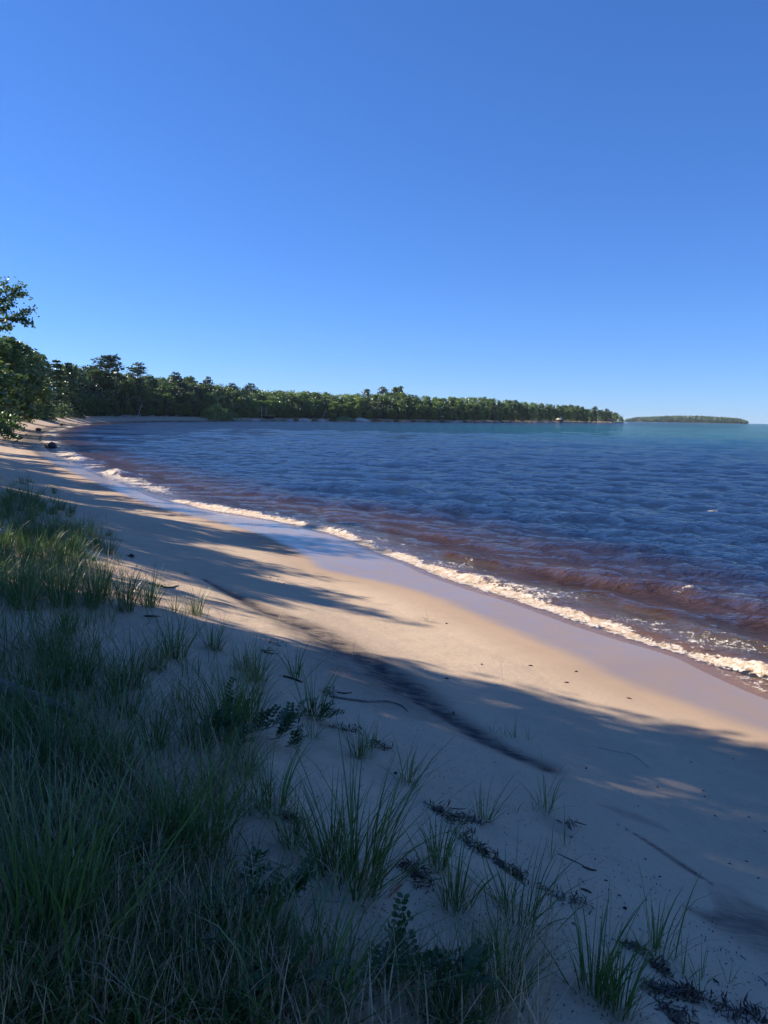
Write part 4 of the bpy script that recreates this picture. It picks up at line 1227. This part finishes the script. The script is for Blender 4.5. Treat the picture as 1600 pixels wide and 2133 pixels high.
for u, v, s_, n, lb in [(510, 1530, .22, 16, 'beach pea plant with broad dark leaflets at the centre of the left pea patch'), (560, 1545, .24, 14, 'beach pea plant creeping right across the sand from the left pea patch'),
                        (450, 1500, .2, 14, 'beach pea plant climbing beside the large clump at the left of the pea patch'), (420, 1540, .2, 12, 'leftmost beach pea plant of the patch'),
                        (590, 1560, .14, 8, 'lowest small pea plant at the right tip of the patch'), (635, 1495, .18, 10, 'beach pea plant at the foot of the dry-skirted clump'),
                        (480, 1570, .18, 12, 'beach pea plant under the arching straw'), (160, 1800, .3, 14, 'brighter pea plant above the dark lower left hollow'),
                        (220, 1830, .3, 14, 'dark pea plant among the long blades at lower left'), (490, 1860, .16, 7, 'single sprig of pea leaves on the sand left of the middle'),
                        (520, 1900, .22, 10, 'pea plant below the single sprig of pea leaves'), (360, 2000, .3, 16, 'dark broad pea plant in the lower left foreground'),
                        (730, 2060, .28, 14, 'pea plant at the bottom middle left'), (860, 2070, .28, 14, 'pea plant at the bottom middle beside a bare stalk'),
                        (500, 2090, .3, 14, 'bright pea plant at the bottom left of the middle'), (870, 2120, .26, 12, 'lowest pea plant at the bottom middle'), (40, 1900, .3, 14, 'dark pea plant at the left edge'),
                        (300, 2110, .3, 14, 'pea plant at the very bottom left')]:
    pea_plant(u, v, s_, n, lb)

# ------------------------------------------------------------------ sticks, logs, wrack, pebbles
def stick(pts_px, rads, mat, name, label, cat='stick', lift=0.6, sides=8, wob=0.12, parts=None, z_off=None):
    P = on_ground([a for a, b in pts_px], [b for a, b in pts_px])
    rr = np.interp(np.linspace(0, 1, (len(P) - 1) * 4 + 1), np.linspace(0, 1, len(rads)), rads)
    if z_off: P[:, 2] += np.array(z_off)
    pl = catmull(P, 4); pl[:, 2] += rr[:len(pl)] * lift
    g = np.random.default_rng(int(pts_px[0][0] * 3 + pts_px[0][1]))
    o0 = pl[0].copy()
    mb = MB(); mb.tube(pl - o0, rr[:len(pl)], sides, wob=wob, rg=g)
    return link(name, mb.mesh(name, M[mat], True), None, tuple(o0), label=label, category=cat)
lg = stick([(-120, 1440), (-40, 1462), (30, 1472), (90, 1488), (140, 1500), (176, 1512)], [0.06, 0.052, 0.04, 0.03, 0.018], 'wood', 'fallen_log', 'grey fallen log lying through the grass at the left edge', 'log', 0.9, z_off=[.10, .08, .06, .05, .03, .02])
stick([(-30, 1122), (0, 1118), (16, 1114), (32, 1112)], [0.05, 0.05, 0.035], 'wood_pale', 'driftwood_log', 'pale weathered log end in the upper left grass', 'log', 1.0)
stick([(140, 1105), (160, 1112), (190, 1116), (230, 1122), (262, 1128)], [0.012, 0.02, 0.016, 0.008], 'wood_pale', 'driftwood_stick', 'bleached stick lying right of the upper left grass tip')
stick([(694, 1453), (730, 1459), (770, 1463), (805, 1462), (835, 1470), (850, 1483)], [0.010, 0.011, 0.009, 0.007, 0.004], 'wood', 'driftwood_stick', 'long bent stick lying on the sand right of the dry-skirted clump')
stick([(702, 1443), (718, 1445), (733, 1443)], [0.006, 0.007, 0.004], 'wood_dark', 'twig', 'short dark twig above the long bent stick', 'twig')
stick([(590, 1410), (612, 1416), (630, 1422)], [0.010, 0.012, 0.006], 'wood_dark', 'twig', 'dark curved twig behind the thin clump at centre left', 'twig')
stick([(1244, 1557), (1290, 1567), (1312, 1570), (1335, 1585), (1352, 1600)], [0.003, 0.003, 0.002], 'wood_pale', 'twig', 'thin bleached reed lying on the smooth shaded sand', 'twig')
stick([(1213, 1805), (1228, 1812), (1243, 1814)], [0.004, 0.006, 0.003], 'wood_dark', 'twig', 'dark twig below the isolated shoots', 'twig')
stick([(1163, 1779), (1190, 1792), (1215, 1803)], [0.0025, 0.003, 0.002], 'wood_dark', 'twig', 'thin root line running right from the isolated shoots', 'twig')
stick([(1210, 1852), (1222, 1856), (1232, 1861)], [0.004, 0.006, 0.004], 'wood_dark', 'twig', 'short thick twig right of the spreading clump', 'twig')
stick([(1486, 2041), (1492, 2045), (1498, 2049)], [0.004, 0.005, 0.003], 'wood_dark', 'twig', 'short black twig by the hooked shoot', 'twig')
stick([(1580, 2034), (1592, 2044), (1606, 2056)], [0.003, 0.004, 0.003], 'wood_pale', 'reed', 'white dry reed at the right edge near the bottom', 'reed')
stick([(1542, 1990), (1550, 1996), (1556, 2001)], [0.002, 0.002, 0.001], 'wood_dark', 'twig', 'small thin twig on the sand above the hooked shoot', 'twig')
stick([(300, 1284), (318, 1285), (334, 1285)], [0.008, 0.012, 0.006], 'wood_dark', 'twig', 'dark flat twig on the shaded sand below the bright sunlit clump', 'twig')
stick([(310, 1216), (330, 1222), (350, 1225), (372, 1220)], [0.010, 0.014, 0.006], 'wood_dark', 'driftwood_stick', 'dark stick on the sunlit sand right of the bright green clump')
stick([(430, 1250), (470, 1258), (495, 1270)], [0.003, 0.003, 0.002], 'wood_dark', 'twig', 'thin root reaching over the sunlit sand', 'twig')
stick([(808, 1872), (822, 1858), (836, 1844), (843, 1838)], [0.001, 0.006, 0.005, 0.001], 'red_leaf', 'dead_leaf', 'long reddish dead leaf right of the largest grass clump', 'leaf')
stick([(640, 1875), (720, 1878), (790, 1868), (815, 1862)], [0.002, 0.003, 0.002], 'straw' if False else 'wood_pale', 'reed', 'pale straw curving on the sand below the largest clump', 'reed')
stick([(560, 1890), (520, 1840), (470, 1820)], [0.002, 0.003, 0.002], 'wood_pale', 'reed', 'pale arching straw left of the single pea sprig', 'reed')

def wrack(u0, v0, u1, v1, n, wid, label, seed, mats=('wrack',)):
    """a heap of rotted bark and weed: many little bent strips, one heap"""
    g = np.random.default_rng(seed)
    t = g.random(n)
    P = on_ground(u0 + (u1 - u0) * t, v0 + (v1 - v0) * t)
    c = P.mean(0)
    P = P + np.column_stack([g.normal(0, wid, n), g.normal(0, wid, n), np.abs(g.normal(0, wid * 0.14, n)) + 0.002])
    n = max(12, int(n * 0.75)); P = P[:n]
    mb = MB()
    V, F = leaf_cards(P - c, 0.055, 0.009, g, 1.2)
    mb.add(V, F, g.random(n))
    for k in range(max(4, n // 14)):
        p = P[g.integers(n)] - c; a = g.uniform(0, 6.28)
        mb.tube(np.array([p, p + [0.03 * math.cos(a), 0.03 * math.sin(a), 0.004], p + [0.07 * math.cos(a + .3), 0.07 * math.sin(a + .3), 0]]), [0.003, 0.004, 0.002], 4, t=g.random())
    return link('wrack_heap', mb.mesh('wrack_heap', M['wrack']), None, tuple(c), label=label, category='wrack')
WR = [(900, 1680, 925, 1700, 130, .035, 'thick dark wrack heap at the top of the wrack line'), (925, 1700, 960, 1720, 90, .04, 'flat wrack just below the top heap of the wrack line'),
      (960, 1700, 1005, 1716, 80, .03, 'loose wrack at the right of the wrack line'), (950, 1740, 985, 1760, 60, .03, 'middle part of the wrack line'), (985, 1768, 1025, 1785, 90, .03, 'lowest part of the wrack line'),
      (850, 1808, 885, 1838, 130, .04, 'half-buried dark heap left of the brown-footed clump'), (840, 1805, 860, 1812, 40, .02, 'small dark flecks above the half-buried heap'),
      (1040, 1800, 1090, 1838, 160, .025, 'long dark piece of rotten bark by the spreading clump'), (1140, 1860, 1215, 1885, 90, .035, 'wrack and pale scraps right of the spreading clump'),
      (1355, 2005, 1390, 2030, 110, .02, 'rotten bark lump near the forked shoots'), (1345, 2055, 1470, 2085, 320, .03, 'long strip of dark wrack near the bottom right'),
      (1380, 2100, 1420, 2133, 120, .035, 'wrack at the bottom edge below the long strip'), (1490, 2105, 1600, 2125, 160, .035, 'stringy wrack at the bottom right corner'),
      (1290, 1965, 1350, 1985, 70, .02, 'dark scraps beside the rightmost sizeable clump'), (560, 1335, 580, 1345, 60, .05, 'dark heap behind the reddish-footed clump'), (545, 1355, 562, 1362, 60, .04, 'dark heap just above the reddish-footed clump'),
      (670, 1438, 685, 1450, 70, .04, 'dark lump on top of the dry-skirted clump'), (690, 1515, 740, 1522, 110, .04, 'brown mat of dead stems below the dry-skirted clump'), (780, 1550, 800, 1560, 60, .03, 'dark scraps right of the short clump'),
      (180, 1160, 200, 1170, 40, .05, 'dark scraps on the sand below the upper left grass tip'), (265, 1158, 275, 1162, 40, .03, 'round dark lump on the sand between grass and sunlit beach'), (590, 1700, 610, 1708, 70, .03, 'dark wet scraps by the clump with the dead nest'),
      (310, 1218, 340, 1222, 60, .04, 'scraps along the dark stick on sunlit sand'), (1180, 1716, 1190, 1722, 20, .02, 'little scraps at the root line right of the bent-blade clump')]
for i, (a, b, c_, d_, n, w_, lb) in enumerate(WR): wrack(a, b, c_, d_, n, w_, lb, 900 + i)

def lump(u, v, size, mat, name, label, cat, seed, squash=0.6, world=None, z_=None):
    g = np.random.default_rng(seed)
    nu_, nv_ = 10, 7
    V = []
    for j in range(nv_ + 1):
        th = math.pi * j / nv_
        for i in range(nu_):
            ph = 2 * math.pi * i / nu_
            r_ = size * (1 + 0.22 * math.sin(ph * 2 + seed) * math.sin(th) + 0.10 * g.normal())
            V.append((r_ * math.sin(th) * math.cos(ph), r_ * math.sin(th) * math.sin(ph) * 0.8, r_ * math.cos(th) * squash))
    F = [(j * nu_ + i, j * nu_ + (i + 1) % nu_, (j + 1) * nu_ + (i + 1) % nu_, (j + 1) * nu_ + i) for j in range(nv_) for i in range(nu_)]
    mb = MB(); mb.add(V, F)
    p = on_ground([u], [v])[0] if world is None else world
    if z_ is not None: p = (p[0], p[1], z_)
    return link(name, mb.mesh(name, M[mat], True), None, (p[0], p[1], p[2] + size * squash * 0.35), label=label, category=cat)
lump(1302, 1893, .009, 'wood_dark', 'pine_cone', 'dark cone lying beside a curled white scrap at the right', 'cone', 3, 0.9)
lump(1307, 1903, .006, 'rock_pale', 'pebble', 'tiny white pebble next to the dark cone', 'pebble', 4)
lump(1556, 2104, .012, 'wood_dark', 'pine_cone', 'black round cone at the bottom right corner', 'cone', 5, 1)
lump(1221, 1601, .008, 'wood_dark', 'pine_cone', 'small dark cone alone on the smooth shaded sand', 'cone', 6, 1)
lump(824, 1612, .010, 'wood_dark', 'pine_cone', 'dark cone at the foot of the thin clump right of centre', 'cone', 7, 1)
lump(1530, 1405, .02, 'wood_dark', 'bark_chip', 'dark chip on the sunlit sand', 'bark', 8, .3) if False else None
lump(274, 1160, .04, 'wood_dark', 'pine_cone', 'dark round lump left of the sunlit beach', 'cone', 9, .8)
g = np.random.default_rng(5)
FL = [(930, 1299), (1105, 1387), (1003, 1384), (1200, 1399), (1180, 1422), (563, 1203), (592, 1216), (930, 1414), (945, 1485), (1310, 1455), (1440, 1588), (1465, 1648), (1468, 1660), (1560, 1703), (1593, 1732), (1528, 1581), (1520, 1800),
      (1240, 1790), (1262, 1835), (1375, 1827), (1345, 1790), (1450, 1820), (1290, 1866), (1195, 1925), (1490, 1700), (1370, 1640), (1330, 1680), (1555, 1795), (1580, 1830), (1190, 1744), (683, 1232)]
CNT = {}
for (u, v) in sorted(FL):
    i = CNT.get(v < 1480, 0); CNT[v < 1480] = i + 1
    p = on_ground([u], [v])[0]; mb = MB()
    sz = 0.011 if v > 1500 else 0.028
    a = g.uniform(0, 3.1)
    mb.tube(np.array([[-sz * math.cos(a), -sz * math.sin(a), 0.001], [0, 0, 0.005], [sz * math.cos(a + .2), sz * math.sin(a + .2), 0.001]]), [sz * .15, sz * .3, sz * .12], 5, cap=False)
    zone = 'on the sunlit beach' if v < 1480 else 'on the shaded smooth sand'
    link('bark_chip', mb.mesh('bark_chip', M['wood_dark']), None, tuple(p), label=ordw(i) + ' small dark bark chip from the left ' + zone, category='bark', group='dark chips scattered ' + zone)
# crumbs too small to count
n = 2600
U = g.uniform(350, 1600, n * 3); Vv = 1230 + g.random(n * 3) ** 0.8 * 900
ok = (U < 560 + (Vv - 1230) * 1.35) & (U > 100 + 0.3 * (Vv - 1230)); U, Vv = U[ok][:n], Vv[ok][:n]
P = on_ground(U, Vv); V, F = leaf_cards(P + np.array([0, 0, 0.003]), 0.014, 0.005, g, 3.0)
link('sand_crumbs', mesh_np('sand_crumbs', V, F, [M['wrack']], fattrs={'tint': g.random(len(U))}), kind='stuff', label='tiny dark crumbs of bark and weed strewn over the upper beach', category='debris')
# ------------------------------------------------------------------ things on the far shore
M['cream'] = simple_mat('cream_roof', (0.62, 0.56, 0.42), (0.72, 0.66, 0.5), 2, bump=0.1)
M['brown_roof'] = simple_mat('brown_shingles', (0.14, 0.075, 0.06), (0.24, 0.13, 0.10), 3)
M['grey_siding'] = simple_mat('grey_siding', (0.24, 0.22, 0.2), (0.34, 0.32, 0.29), 3, stretch=(1, 1, 6))
M['glass'] = simple_mat('dark_window_glass', (0.02, 0.025, 0.03), (0.04, 0.05, 0.06), 1, rough=0.1, spec=0.8, bump=0)
M['white_paint'] = simple_mat('white_paint', (0.72, 0.72, 0.7), (0.8, 0.8, 0.78), 2, bump=0.05)
M['moss'] = simple_mat('mossy_roof', (0.16, 0.19, 0.09), (0.3, 0.3, 0.2), 2)
M['pink_sand'] = simple_mat('pink_sand_bank', (0.42, 0.29, 0.23), (0.62, 0.5, 0.42), 0.9)
M['pale_sand'] = simple_mat('pale_sand_bank', (0.5, 0.42, 0.33), (0.62, 0.54, 0.44), 0.9)
M['lawn'] = simple_mat('mown_grass', (0.07, 0.12, 0.035), (0.13, 0.18, 0.06), 1.2)
def shore_frame(u, need):
    d, a = shore_d(u, need)
    p = np.array([d * math.sin(a), d * math.cos(a)])
    r_ = np.array([math.cos(a), -math.sin(a)]); f_ = np.array([math.sin(a), math.cos(a)])
    return p, -a, d
def put(name, mb, mat, parent): return link(name, mb.mesh(name, mat), parent)
def root_at(name, u, need, label, cat, z=None, turn=0.0):
    p, rz, d = shore_frame(u, need)
    zz = float(ground(p[0], p[1])[0]) if z is None else z
    return link(name, None, None, (p[0], p[1], zz), (0, 0, rz + turn), label=label, category=cat)
def gable(mb, x0, x1, y0, y1, z0, z1, th=0.18):
    """two roof slopes, ridge along y"""
    xm = (x0 + x1) / 2
    for xa, xb in ((x0, xm), (x1, xm)):
        V = [(xa, y0, z0), (xb, y0, z1), (xb, y1, z1), (xa, y1, z0), (xa, y0, z0 + th), (xb, y0, z1 + th), (xb, y1, z1 + th), (xa, y1, z0 + th)]
        mb.add(V, [(0, 3, 2, 1), (4, 5, 6, 7), (0, 1, 5, 4), (2, 3, 7, 6), (0, 4, 7, 3), (1, 2, 6, 5)])
# the cottage on the point
c = root_at('cottage', 1270, 9, 'gabled cottage with brown roof and pale front on the point', 'cottage', turn=0.12)
mb = MB(); mb.box(-5.2, 5.2, 0, 9, -1.5, 2.3)
mb.add([(-5.2, 0, 2.3), (0, 0, 4.4), (5.2, 0, 2.3), (0, 0, 2.3)], [(0, 3, 2, 1)]); put('wall', mb, M['grey_siding'], c)
mb = MB(); gable(mb, -7.6, 7.6, -1.6, 9.6, 1.5, 4.6); put('roof', mb, M['brown_roof'], c)
for x0, x1, z0, z1 in ((-3.2, -1.9, 0.4, 1.6), (-1.5, -0.2, 0.4, 2.6), (0.2, 1.5, 0.4, 2.6), (2.1, 3.9, 0.3, 1.5)):
    mb = MB(); mb.box(x0, x1, -0.10, -0.02, z0, z1); w_ = put('window', mb, M['glass'], c)
    mb = MB(); mb.box(x0 - .12, x1 + .12, -0.16, -0.11, z1, z1 + .12); mb.box(x0 - .12, x1 + .12, -0.16, -0.11, z0 - .12, z0); o_ = put('frame', mb, M['white_paint'], w_)
mb = MB(); mb.box(-11.5, -5.3, 2, 8, -1.5, 2.0); put('annex_wall', mb, M['grey_siding'], c)
mb = MB(); mb.box(-12.0, -4.9, 1.0, 8.6, 2.05, 2.45); put('annex_roof', mb, M['brown_roof'], c)
mb = MB(); mb.box(-2.6, -1.8, 4, 4.8, 3.0, 5.4); put('chimney', mb, M['rock'], c)
c = root_at('sea_wall', 1283, 4, 'low pale retaining wall in front of the cottage lawn on the point', 'wall')
mb = MB(); mb.box(-9, 9, 0, 0.5, -1.2, 0.55); 
link('stone_course', mb.mesh('stone_course', M['wood_pale']), c); mb = MB(); mb.box(-9.1, 9.1, -0.06, 0.56, 0.553, 0.68); link('cap', mb.mesh('cap', M['white_paint']), c)
# the boathouse with the cream roof
c = root_at('boathouse', 1165, 8, 'boathouse with a bright cream sunlit roof among dark trees', 'boathouse', turn=-0.3)
mb = MB(); mb.box(-2.6, 2.6, 0, 5, -1.0, 1.7); put('wall', mb, M['wood_dark'], c)
mb = MB(); V = [(-3.3, -1.0, 1.6), (3.4, -1.0, 1.6), (1.0, 5.4, 4.4), (-2.6, 5.4, 4.4)]; V += [(a, b, z - 0.2) for a, b, z in V]
mb.add(V, [(0, 1, 2, 3), (7, 6, 5, 4), (0, 4, 5, 1), (1, 5, 6, 2), (2, 6, 7, 3), (3, 7, 4, 0)]); put('roof', mb, M['cream'], c)
mb = MB(); mb.box(-1.2, 1.2, -0.1, -0.02, -0.9, 1.3); put('door', mb, M['wood'], c)
def mound(u, need, wx, wy, h, mat, name, label, seed, cat='sand bank'):
    p, rz, d = shore_frame(u, need); g = np.random.default_rng(seed)
    nu_, nv_ = 14, 7; V = []
    for j in range(nv_):
        for i in range(nu_):
            X = (i / (nu_ - 1) - .5) * 2; Y = (j / (nv_ - 1) - .5) * 2
            zz = h * max(0, 1 - abs(X) ** 2.2) * max(0, 1 - abs(Y) ** 2) * (0.75 + 0.5 * g.random()) - 0.35
            V.append((X * wx / 2, Y * wy / 2, zz))
    F = [(j * nu_ + i, j * nu_ + i + 1, (j + 1) * nu_ + i + 1, (j + 1) * nu_ + i) for j in range(nv_ - 1) for i in range(nu_ - 1)]
    mb = MB(); mb.add(V, F)
    return link(name, mb.mesh(name, M[mat], True), None, (p[0], p[1], float(ground(p[0], p[1])[0])), (0, 0, rz), label=label, category=cat)
mound(1134, 2.5, 9, 5, 1.5, 'pink_sand', 'sand_bank', 'pinkish eroded sand bank left of the boathouse', 1)
mound(1180, 2.5, 11, 5, 1.1, 'pale_sand', 'sand_bank', 'pale sand bank sloping right from the boathouse', 2)
mound(752, 3.0, 10, 7, 2.0, 'pale_sand', 'sand_bank', 'bright white sand slope below the low grassy bluff at centre', 3)
mound(632, 2.6, 8, 6, 1.5, 'pink_sand', 'sand_bank', 'pink-topped sand bank right of the mossy shelter', 4)
mound(668, 2.4, 6, 5, 1.0, 'pale_sand', 'sand_bank', 'small pale sand bank below the leaning dead trunk', 5)
mound(602, 2.4, 5, 5, 0.9, 'pale_sand', 'sand_bank', 'small sand tongue between the shelter and the pink-topped bank', 6)
mound(528, 3.0, 6, 5, 1.2, 'pink_sand', 'sand_bank', 'dull sand bank left of the mossy shelter', 7)
mound(942, 2.5, 12, 5, 0.9, 'pale_sand', 'sand_bank', 'flat pale sand beside the beached rowboat', 8)
mound(715, 5.0, 13, 6, 2.1, 'lawn', 'grassy_bluff', 'low grassy bluff left of the white sand slope', 9, 'bluff')
mound(1286, 6.0, 16, 5, 1.4, 'lawn', 'grassy_bluff', 'patch of green lawn right of the gabled cottage', 10, 'lawn')
# shelter with the flat mossy roof
c = root_at('shore_shelter', 557, 4, 'low open shelter with a flat mossy roof at the water', 'shelter')
mb = MB(); mb.box(-4.2, 3.6, -0.5, 4, 1.9, 2.15); put('roof', mb, M['moss'], c)
for xx in (-3.9, -1.3, 1.2, 3.2):
    mb = MB(); mb.box(xx, xx + .16, -0.2, -0.02, -1.0, 1.897); put('post', mb, M['wood'], c)
mb = MB(); mb.box(-4.0, 3.4, 2.6, 2.8, -1.0, 1.897); put('back_wall', mb, M['wood_dark'], c)
def boat(u, need, L, label, mat, turn=1.57):
    c = root_at('rowboat', u, need, label, 'boat', turn=turn); mb = MB(); n = 9; V = []; F = []
    for i in range(n):
        t = i / (n - 1); wd = 0.62 * math.sin(math.pi * min(1, 0.18 + t * 0.82)) ** 0.6; yy = (t - .5) * L
        for (a, z) in ((-1, 0.55), (-.75, .2), (0, 0.05), (.75, .2), (1, 0.55)): V.append((a * wd, yy, z + 0.15 * abs(t - .5) * 2))
    for i in range(n - 1):
        for j in range(4): F.append((i * 5 + j, i * 5 + j + 1, (i + 1) * 5 + j + 1, (i + 1) * 5 + j))
    mb.add(V, F); put('hull', mb, M[mat], c)
    for t in (-.2, .2): mb = MB(); mb.box(-.5, .5, t * L - .12, t * L + .12, .38, .42); put('thwart', mb, M['wood'], c)
boat(566, 2.6, 3.0, 'small white boat under the right end of the mossy shelter', 'white_paint')
boat(921, 1.8, 4.0, 'dark-bottomed boat pulled up on the pale sand', 'rock')
c = root_at('awning', 920, 6, 'white awning on posts above the beached boat', 'awning')
mb = MB(); V = [(-1.4, 0, 2.6), (1.3, 0, 2.3), (1.2, 2.2, 3.1), (-1.2, 2.2, 3.4)]; V += [(a, b, z - .06) for a, b, z in V]
mb.add(V, [(0, 1, 2, 3), (7, 6, 5, 4), (0, 4, 5, 1), (1, 5, 6, 2), (2, 6, 7, 3), (3, 7, 4, 0)]); put('canopy', mb, M['white_paint'], c)
for xx in (-1.2, 1.1): mb = MB(); mb.box(xx, xx + .08, .05, .13, -0.8, 2.3); put('post', mb, M['wood_pale'], c)
c = root_at('garden_shed', 965, 12, 'narrow white gable end of a shed between dark trunks', 'shed')
mb = MB(); mb.box(-.75, .75, 0, 3, -0.5, 2.6); put('wall', mb, M['white_paint'], c)
mb = MB(); gable(mb, -1.0, 1.0, -0.3, 3.3, 2.6, 3.6, .08); put('roof', mb, M['white_paint'], c)
c = root_at('flagpole', 1117, 5, 'thin white pole left of the pink sand bank', 'pole')
mb = MB(); mb.tube(np.array([(0, 0, -0.5), (0, 0, 3.6)]), [0.16, 0.10], 6); put('pole', mb, M['white_paint'], c)
mb = MB(); mb.tube(np.array([(0, 0, 3.6), (0, 0, 3.8)]), [0.2, 0.05], 6); put('finial', mb, M['white_paint'], c)
mb = MB(); mb.box(-.5, .5, -.5, .5, -.6, .25); put('base', mb, M['white_paint'], c)
def dead_trunk(u, need, h, lean, label, mat, r_=0.11, name='bare_trunk'):
    p, rz, d = shore_frame(u, need); mb = MB(); g = np.random.default_rng(int(u))
    z = float(ground(p[0], p[1])[0])
    pl = np.array([(lean * h * t, 0, h * t) for t in np.linspace(0, 1, 5)]) + g.normal(0, .05, (5, 3)); mb.tube(pl, np.linspace(r_, r_ * .5, 5), 6)
    c = link(name, None, None, (p[0], p[1], z - .2), (0, 0, rz), label=label, category='tree trunk')
    link('trunk', mb.mesh('trunk', M[mat], True), c)
    for k in (2, 3):
        mb = MB(); mb.tube(limb_path(pl[k], (g.normal(), 0.1, .8), h * .22, g, 3), [.06, .04, .03, .02], 4); link('branch', mb.mesh('branch', M[mat], True), c)
dead_trunk(670, 4, 5.5, .42, 'pale dead trunk leaning right over the small sand bank', 'birch')
dead_trunk(545, 6, 6.0, 0.0, 'white birch trunk left of the pair behind the mossy shelter', 'birch', .14)
dead_trunk(554, 6, 6.0, 0.05, 'white birch trunk right of the pair behind the mossy shelter', 'birch', .14)
dead_trunk(342, 6, 7, .22, 'grey bare trunk leaning right behind the sand strip', 'bark', .12)
dead_trunk(286, 6, 5, .3, 'pale leaning snag above the driftwood', 'birch', .09)
dead_trunk(601, 5, 3, 0, 'short grey snag right of the mossy shelter', 'bark', .13)
# driftwood thrown up on the sand strip
g = np.random.default_rng(8)
for k, u in enumerate(sorted(g.uniform(232, 372, 26))):
    p, rz, d = shore_frame(u, g.uniform(5.0, 8.5)); L = g.uniform(1.2, 3.4)
    mb = MB(); a = g.normal(0, .5)
    mb.tube(limb_path((-L / 2, 0, .1), (1, .2, g.normal(.05, .12)), L, g, 4, 0.02, .08), np.linspace(.13, .05, 5), 6)
    link('driftwood_log', mb.mesh('driftwood_log', M['wood_pale'], True), None, (p[0], p[1], float(ground(p[0], p[1])[0]) + g.uniform(.05, .5)), (0, 0, rz + a),
         label=ordw(k) + ' bleached log from the left in the driftwood jumble above the sand strip', category='log', group='bleached logs of the driftwood jumble on the sand strip')
# boulders at the water on the left
def world_at(u, v, z): 
    x_, y_ = hit(u, v, z); return (x_, y_, z)
lump(0, 0, .38, 'rock', 'boulder', 'dark boulder at the water where the beach bends, nearer one', 'boulder', 21, .6, world=world_at(80, 896, .2))
lump(0, 0, .42, 'rock', 'boulder', 'dark boulder on the far bend, right of the nearer one', 'boulder', 22, .6, world=world_at(127, 885, .25))
lump(0, 0, .50, 'rock', 'boulder', 'dark rock in the surf with a wave breaking over it', 'boulder', 23, .6, world=world_at(108, 931, .05))
lump(0, 0, .30, 'rock', 'boulder', 'small dark rock touching the surf rock', 'boulder', 24, .5, world=world_at(101, 930, .05))
lump(0, 0, .30, 'rock', 'boulder', 'dark stone on the sand below the left edge trees', 'boulder', 25, .6, world=world_at(32, 911, .5))
lump(0, 0, .25, 'rock', 'boulder', 'brown stone beside the one below the left edge trees', 'boulder', 26, .6, world=world_at(40, 913, .5))
# ------------------------------------------------------------------ the air
m, nt = newmat('haze_air'); N = NT(nt)
pv = N.n('ShaderNodeVolumePrincipled'); pv.inputs['Color'].default_value = (0.72, 0.86, 1.0, 1); pv.inputs['Density'].default_value = 0.00004
pv.inputs['Anisotropy'].default_value = 0.2
N.set(N.out.inputs['Volume'], pv.outputs[0])
mb = MB(); mb.box(-9500, 9500, -3200, 9500, -13, 62)
link('haze', mesh_np('haze', np.concatenate(mb.V), np.concatenate(mb.F), [m]), kind='stuff', label='thin summer haze over the lake and bay', category='haze')
